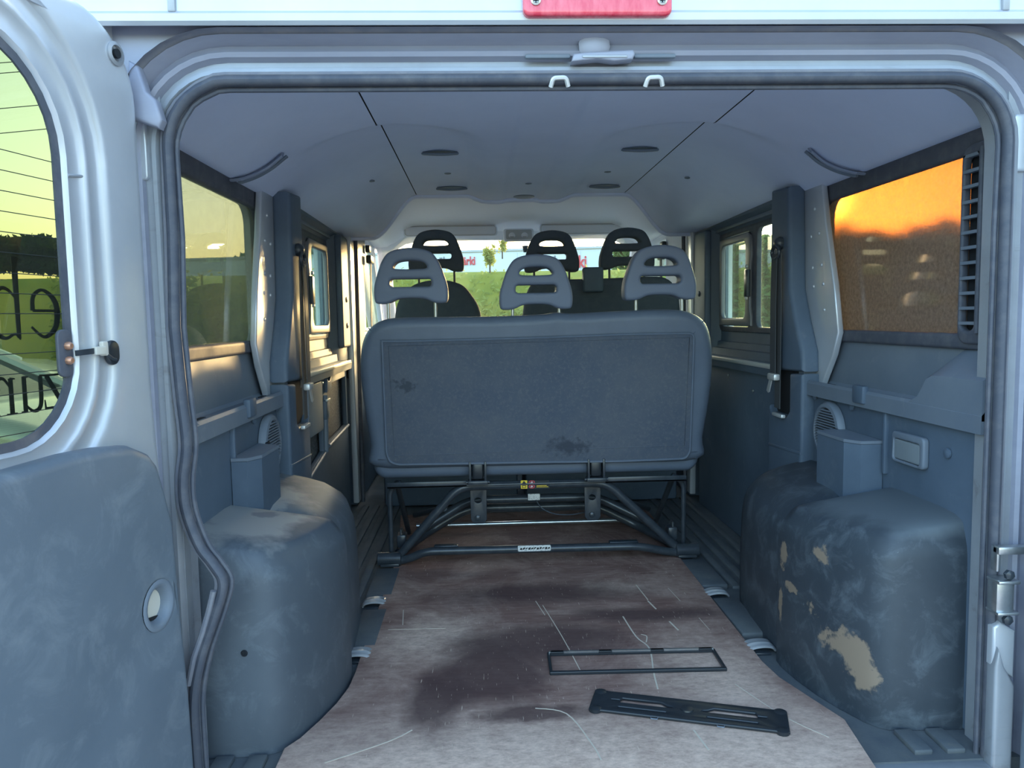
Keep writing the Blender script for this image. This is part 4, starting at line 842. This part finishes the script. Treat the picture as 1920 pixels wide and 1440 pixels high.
# ------------------------------------------------------------------ outside: hedge, building with lettering, trees, parked cars, cables
def leaves(n, fn, size, seed):
    rnd = random.Random(seed); V = []; F = []
    for _ in range(n):
        p = Vector(fn(rnd)); a = Vector((rnd.gauss(0, 1), rnd.gauss(0, 1), rnd.gauss(0, 1))).normalized(); b = a.orthogonal().normalized(); s = size * rnd.uniform(.6, 1.3)
        o = len(V); V += [p - a * s, p + b * s * .45, p + a * s, p - b * s * .45]; F.append([o, o + 1, o + 2, o + 3])
    return V, F
lf_front = leafmat('hedge_leaves_sunlit', (.30, .38, .09), (.58, .56, .20), .8)
lf_green = leafmat('green_leaves', (.09, .17, .05), (.20, .31, .10), .6)
lf_dark = leafmat('dark_tree_leaves', (.025, .05, .025), (.05, .08, .035), .5)
bark = mat('bark', (.10, .075, .05), .9)
hg = thing('hedge', (0, 13.2, -.55), 'pale green hedge seen through the windscreen in front of the white building', 'hedge')
part('hedge_core', [bx((-9, 12.9, -.55), (3.6, 13.6, 1.80), .15, 3)], lf_front, hg)
o = part('hedge_leaves', [leaves(26000, lambda r: (r.uniform(-8, 3.7), 12.75 + r.uniform(0, .9) * (1 if r.random() < .3 else .25), min(r.uniform(-.5, 1.92), r.uniform(.3, 1.94))), .055, 3)], lf_front, hg, smooth=False, recalc=False); o['kind'] = 'stuff'
hr = thing('hedge', (16, 24, -.55), 'tall dark green hedge belt on the right below the evening sky', 'hedge')
def belt_pt(a, d, z): return (-.21 + d * math.sin(a), -1.5 + d * math.cos(a), z)
part('hedge_core', [loft([[belt_pt(a, 31.6, -.55), belt_pt(a, 33.5, -.55), belt_pt(a, 33.2, 3.6), belt_pt(a, 32.0, 3.7)] for a in lin(R(10.5), R(85), 30)])], lf_green, hr)
def bf(r):
    a = R(10 + 70 * r.random() ** 1.35); top = 3.95 + .16 * math.sin(a * 60) + .12 * math.sin(a * 173)
    return belt_pt(a, 31.3 + r.uniform(0, 1.4) * (1 if r.random() < .4 else .4), max(r.uniform(-.5, top), r.uniform(-.5, top) if r.random() < .5 else -.5))
o = part('hedge_leaves', [leaves(60000, bf, .15, 5)], lf_green, hr, smooth=False, recalc=False); o['kind'] = 'stuff'
def tree(base, h, rx, m, label, seed, nm='tree', n=5000, ls=.25):
    t = thing(nm, base, label, 'tree', 'trees outside'); b = Vector(base); rnd = random.Random(seed)
    part('trunk', [sweep([b, b + Vector((0, 0, h * .4)), b + Vector((.1 * rx, 0, h * .8))], circ(h * .03, 8))], bark, t)
    cl = [(Vector((rnd.uniform(-.55, .55) * rx, rnd.uniform(-.5, .5) * rx, h * rnd.uniform(.35, .85))), rnd.uniform(.3, .55)) for _ in range(16)]
    def fn(r):
        c, k = r.choice(cl); v = Vector((r.gauss(0, 1), r.gauss(0, 1), r.gauss(0, 1))).normalized() * r.uniform(.5, 1) * k
        return b + c + Vector((v.x * rx, v.y * rx, v.z * h * .45))
    part('crown', [leaves(n, fn, ls, seed)], m, t, smooth=False, recalc=False)
def far(az, d): return (-.21 - d * math.sin(R(az)), -1.5 + d * math.cos(R(az)), hillz(math.hypot(-.21 - d * math.sin(R(az)), -1.5 + d * math.cos(R(az))), R(az)) - .4)
tree(far(30.2, 112), 5.6, 6.5, lf_dark, 'dark round tree on the hillside seen through the left door glass', 11, ls=.4, n=9000)
tree(far(37.5, 112), 5.0, 6.0, lf_dark, 'smaller dark tree at the far left of the hillside', 12, ls=.4)
tree(far(12.5, 112), 5.2, 9.0, lf_green, 'green tree on the hillside beyond the left sliding window', 13, ls=.4, n=8000)
tree((-.01, 12.62, 1.75), .50, .14, lf_front, 'small light green sapling rising above the front hedge', 14, 'sapling', 500, .045)
tree((.22, 12.6, 2.0), .42, .09, lf_front, 'slim sapling tip rising above the hedge beside the middle headrest', 15, 'sapling', 220, .04)

wallm = mat('white_cladding', (.74, .78, .80), .6, var=((.68, .72, .75), .4, .3, .7))
bd = thing('building', (4, 45, -.55), 'long white hall with furniture shop lettering beyond the hedge', 'building')
ang = R(7); bd_o = Vector((-16, 46.5, -.55)); bux = Vector((math.cos(ang), -math.sin(ang), 0)); bun = Vector((-math.sin(ang), -math.cos(ang), 0))
def BW(u, v, w_): return bd_o + bux * u + Vector((0, 0, v)) + bun * w_
part('facade', [pl([[(-6, 0), (44, 0), (44, 5.6), (-6, 5.35)]], .4, BW)], wallm, bd)
part('hall_body', [loft([[BW(-6, z, -.2), BW(44, z, -.2), BW(44, z, -18), BW(-6, z, -18)] for z in (0, 5.3)])], wallm, bd)
part('roof_edge', [pl([[(-6, 5.3), (44, 5.55), (44, 5.68), (-6, 5.43)]], .6, BW)], mat('roof_flashing', (.55, .56, .56), .5), bd)
for k in range(13): part('cladding_joint', [pl([[(-4 + k * 3.7, 0), (-3.95 + k * 3.7, 0), (-3.95 + k * 3.7, 5.3), (-4 + k * 3.7, 5.3)]], .03, lambda u, v, w_: BW(u, v, w_ + .2))], mat('joint_grey', (.6, .63, .65), .7), bd)
sgr = mat('sign_grey', (.24, .25, .26), .6); srd = mat('sign_red', (.70, .07, .08), .6)
def text(s, u, v, size, wid, m, par, name):
    c = bpy.data.curves.new('txt', 'FONT'); c.body = s; c.size = size; c.extrude = .03; c.offset = .022 * size
    ob = bpy.data.objects.new('txt', c); COL.objects.link(ob)
    me = bpy.data.meshes.new_from_object(ob.evaluated_get(bpy.context.evaluated_depsgraph_get()))
    kx = wid / max(p.co.x for p in me.vertices)
    V_ = [BW(u + p.co.x * kx, v + p.co.y, .24 + p.co.z) for p in me.vertices]; F_ = [list(p.vertices) for p in me.polygons]
    bpy.data.objects.remove(ob); bpy.data.curves.remove(c); bpy.data.meshes.remove(me)
    part(name, [(V_, F_)], m, par, smooth=False); return wid
text('möbel', 18.75, 4.40, .98, 1.72, sgr, bd, 'sign_lettering'); text('märki', 20.64, 4.38, .98, 1.62, srd, bd, 'sign_lettering')
text('möbel', 13.15, 4.70, .68, 1.24, sgr, bd, 'sign_lettering'); text('märki', 14.58, 4.68, .68, 1.14, srd, bd, 'sign_lettering')

carw = mat('white_car_paint', (.74, .77, .76), .25, .1, coat=.8); cars = mat('silver_car_paint', (.52, .55, .57), .3, .4, coat=.6); tyre = mat('tyre', (.02, .02, .022), .8)
def car(name, cx, cy, rz, paint, label, k=1.0):
    t = thing(name, (cx, cy, -.55), label, 'car', 'parked cars'); c, s = math.cos(rz), math.sin(rz)
    def W(x, y, z): return (cx + c * x - s * y, cy + s * x + c * y, -.55 + z * k)
    side_ = [(-2.05, .45), (-2.1, .7), (-2.02, .92), (-1.75, .98), (1.0, 1.02), (1.75, .90), (2.1, .75), (2.15, .45), (2.1, .28), (-2.0, .28)]
    part('body', [pl([smooth2(side_, 3)], 1.72, lambda u, v, w_: W(u, w_, v), .10, 4)], paint, t, ang=50)
    cab = [(-1.75, .95), (-1.45, 1.36), (-1.05, 1.46), (-.2, 1.48), (.25, 1.42), (1.05, .98)]
    def roofring(y, ins): return [W(u * (1 - ins * .06), y * (1 - ins * (max(0, v - .95) * .35)), v) for u, v in cab]
    part('roof', [loft([[W(u, sgn * (.84 - .28 * max(0, v - .95)), v) for sgn in lin(-1, 1, 7)] for u, v in [(-1.60, 1.15), (-1.45, 1.36), (-1.05, 1.46), (-.2, 1.48), (.25, 1.42)]], closed=False)], paint, t, ang=60)
    part('windscreen', [loft([[W(u, sgn * (.83 - .28 * max(0, v - .95)), v) for sgn in lin(-1, 1, 7)] for u, v in [(.25, 1.41), (.65, 1.2), (1.05, .98)]], closed=False)], g_dark, t)
    for sgn in (-1, 1):
        part('side_glass', [loft([[W(u, sgn * .835, .96), W(u, sgn * (.835 - .28 * (v - .98)), v - .02)] for u, v in [(-1.65, 1.10), (-1.45, 1.34), (-1.05, 1.44), (-.2, 1.46), (.25, 1.40), (.95, 1.02)]], closed=False)], g_dark, t)
        part('a_pillar', [tb([W(.25, sgn * .715, 1.42), W(.65, sgn * .775, 1.20), W(1.08, sgn * .83, .98)], .045, 8)], paint, t)
        part('c_pillar', [tb([W(-1.45, sgn * .735, 1.36), W(-1.72, sgn * .82, .97)], .06, 8)], paint, t)
        part('door_gap', [tb([W(-.35, sgn * .862, .35), W(-.3, sgn * .862, .97)], .008, 6), tb([W(.75, sgn * .862, .40), W(.80, sgn * .862, .97)], .008, 6)], m_void, t)
        for x in (-1.3, 1.35):
            wh = part('wheel', [lathe([(.20, -.1), (.31, -.09), (.31, .09), (.20, .1)], W(x, sgn * .78, .31), Vector(W(0, 1, 0)) - Vector(W(0, 0, 0)), 24)], tyre, t)
            part('wheel_cap', [lathe([(.20, 0), (.18, .02), (.05, .03)], W(x, sgn * .88, .31), (Vector(W(0, 1, 0)) - Vector(W(0, 0, 0))) * sgn, 20)], m_alu, wh)
    part('bumper', [pl([rrect(2.0, .3, 2.2, .6, .05)], 1.5, lambda u, v, w_: W(u, w_, v), .04)], paint, t)
car('parked_car', -4.35, 3.6, 0, cars, 'silver parked car nearest to the van, seen through the left door glass')
car('parked_car', -7.6, 8.6, .2, carw, 'white parked car farther off on the left, behind the silver one', 1.02)
for i, (z0, z1) in enumerate(((14.4, 15.7), (12.8, 14.9), (11.3, 13.7), (10.9, 13.2), (9.3, 11.5), (8.4, 10.3))):
    c = mk('power_line', [tb([(-48, 34, z0 - 1.2), (-38, 36, (z0 + z1) / 2 - .5), (-26, 38.5, z1), (-8, 42, z1 + 2.6)], .022, 5)], m_ink)
    tag(c, ['topmost', 'second', 'third', 'fourth', 'fifth', 'lowest'][i] + ' overhead power line crossing the sky behind the left door glass', 'power line', 'overhead power lines')

for o in bpy.data.objects:
    if '_o' in o: del o['_o']
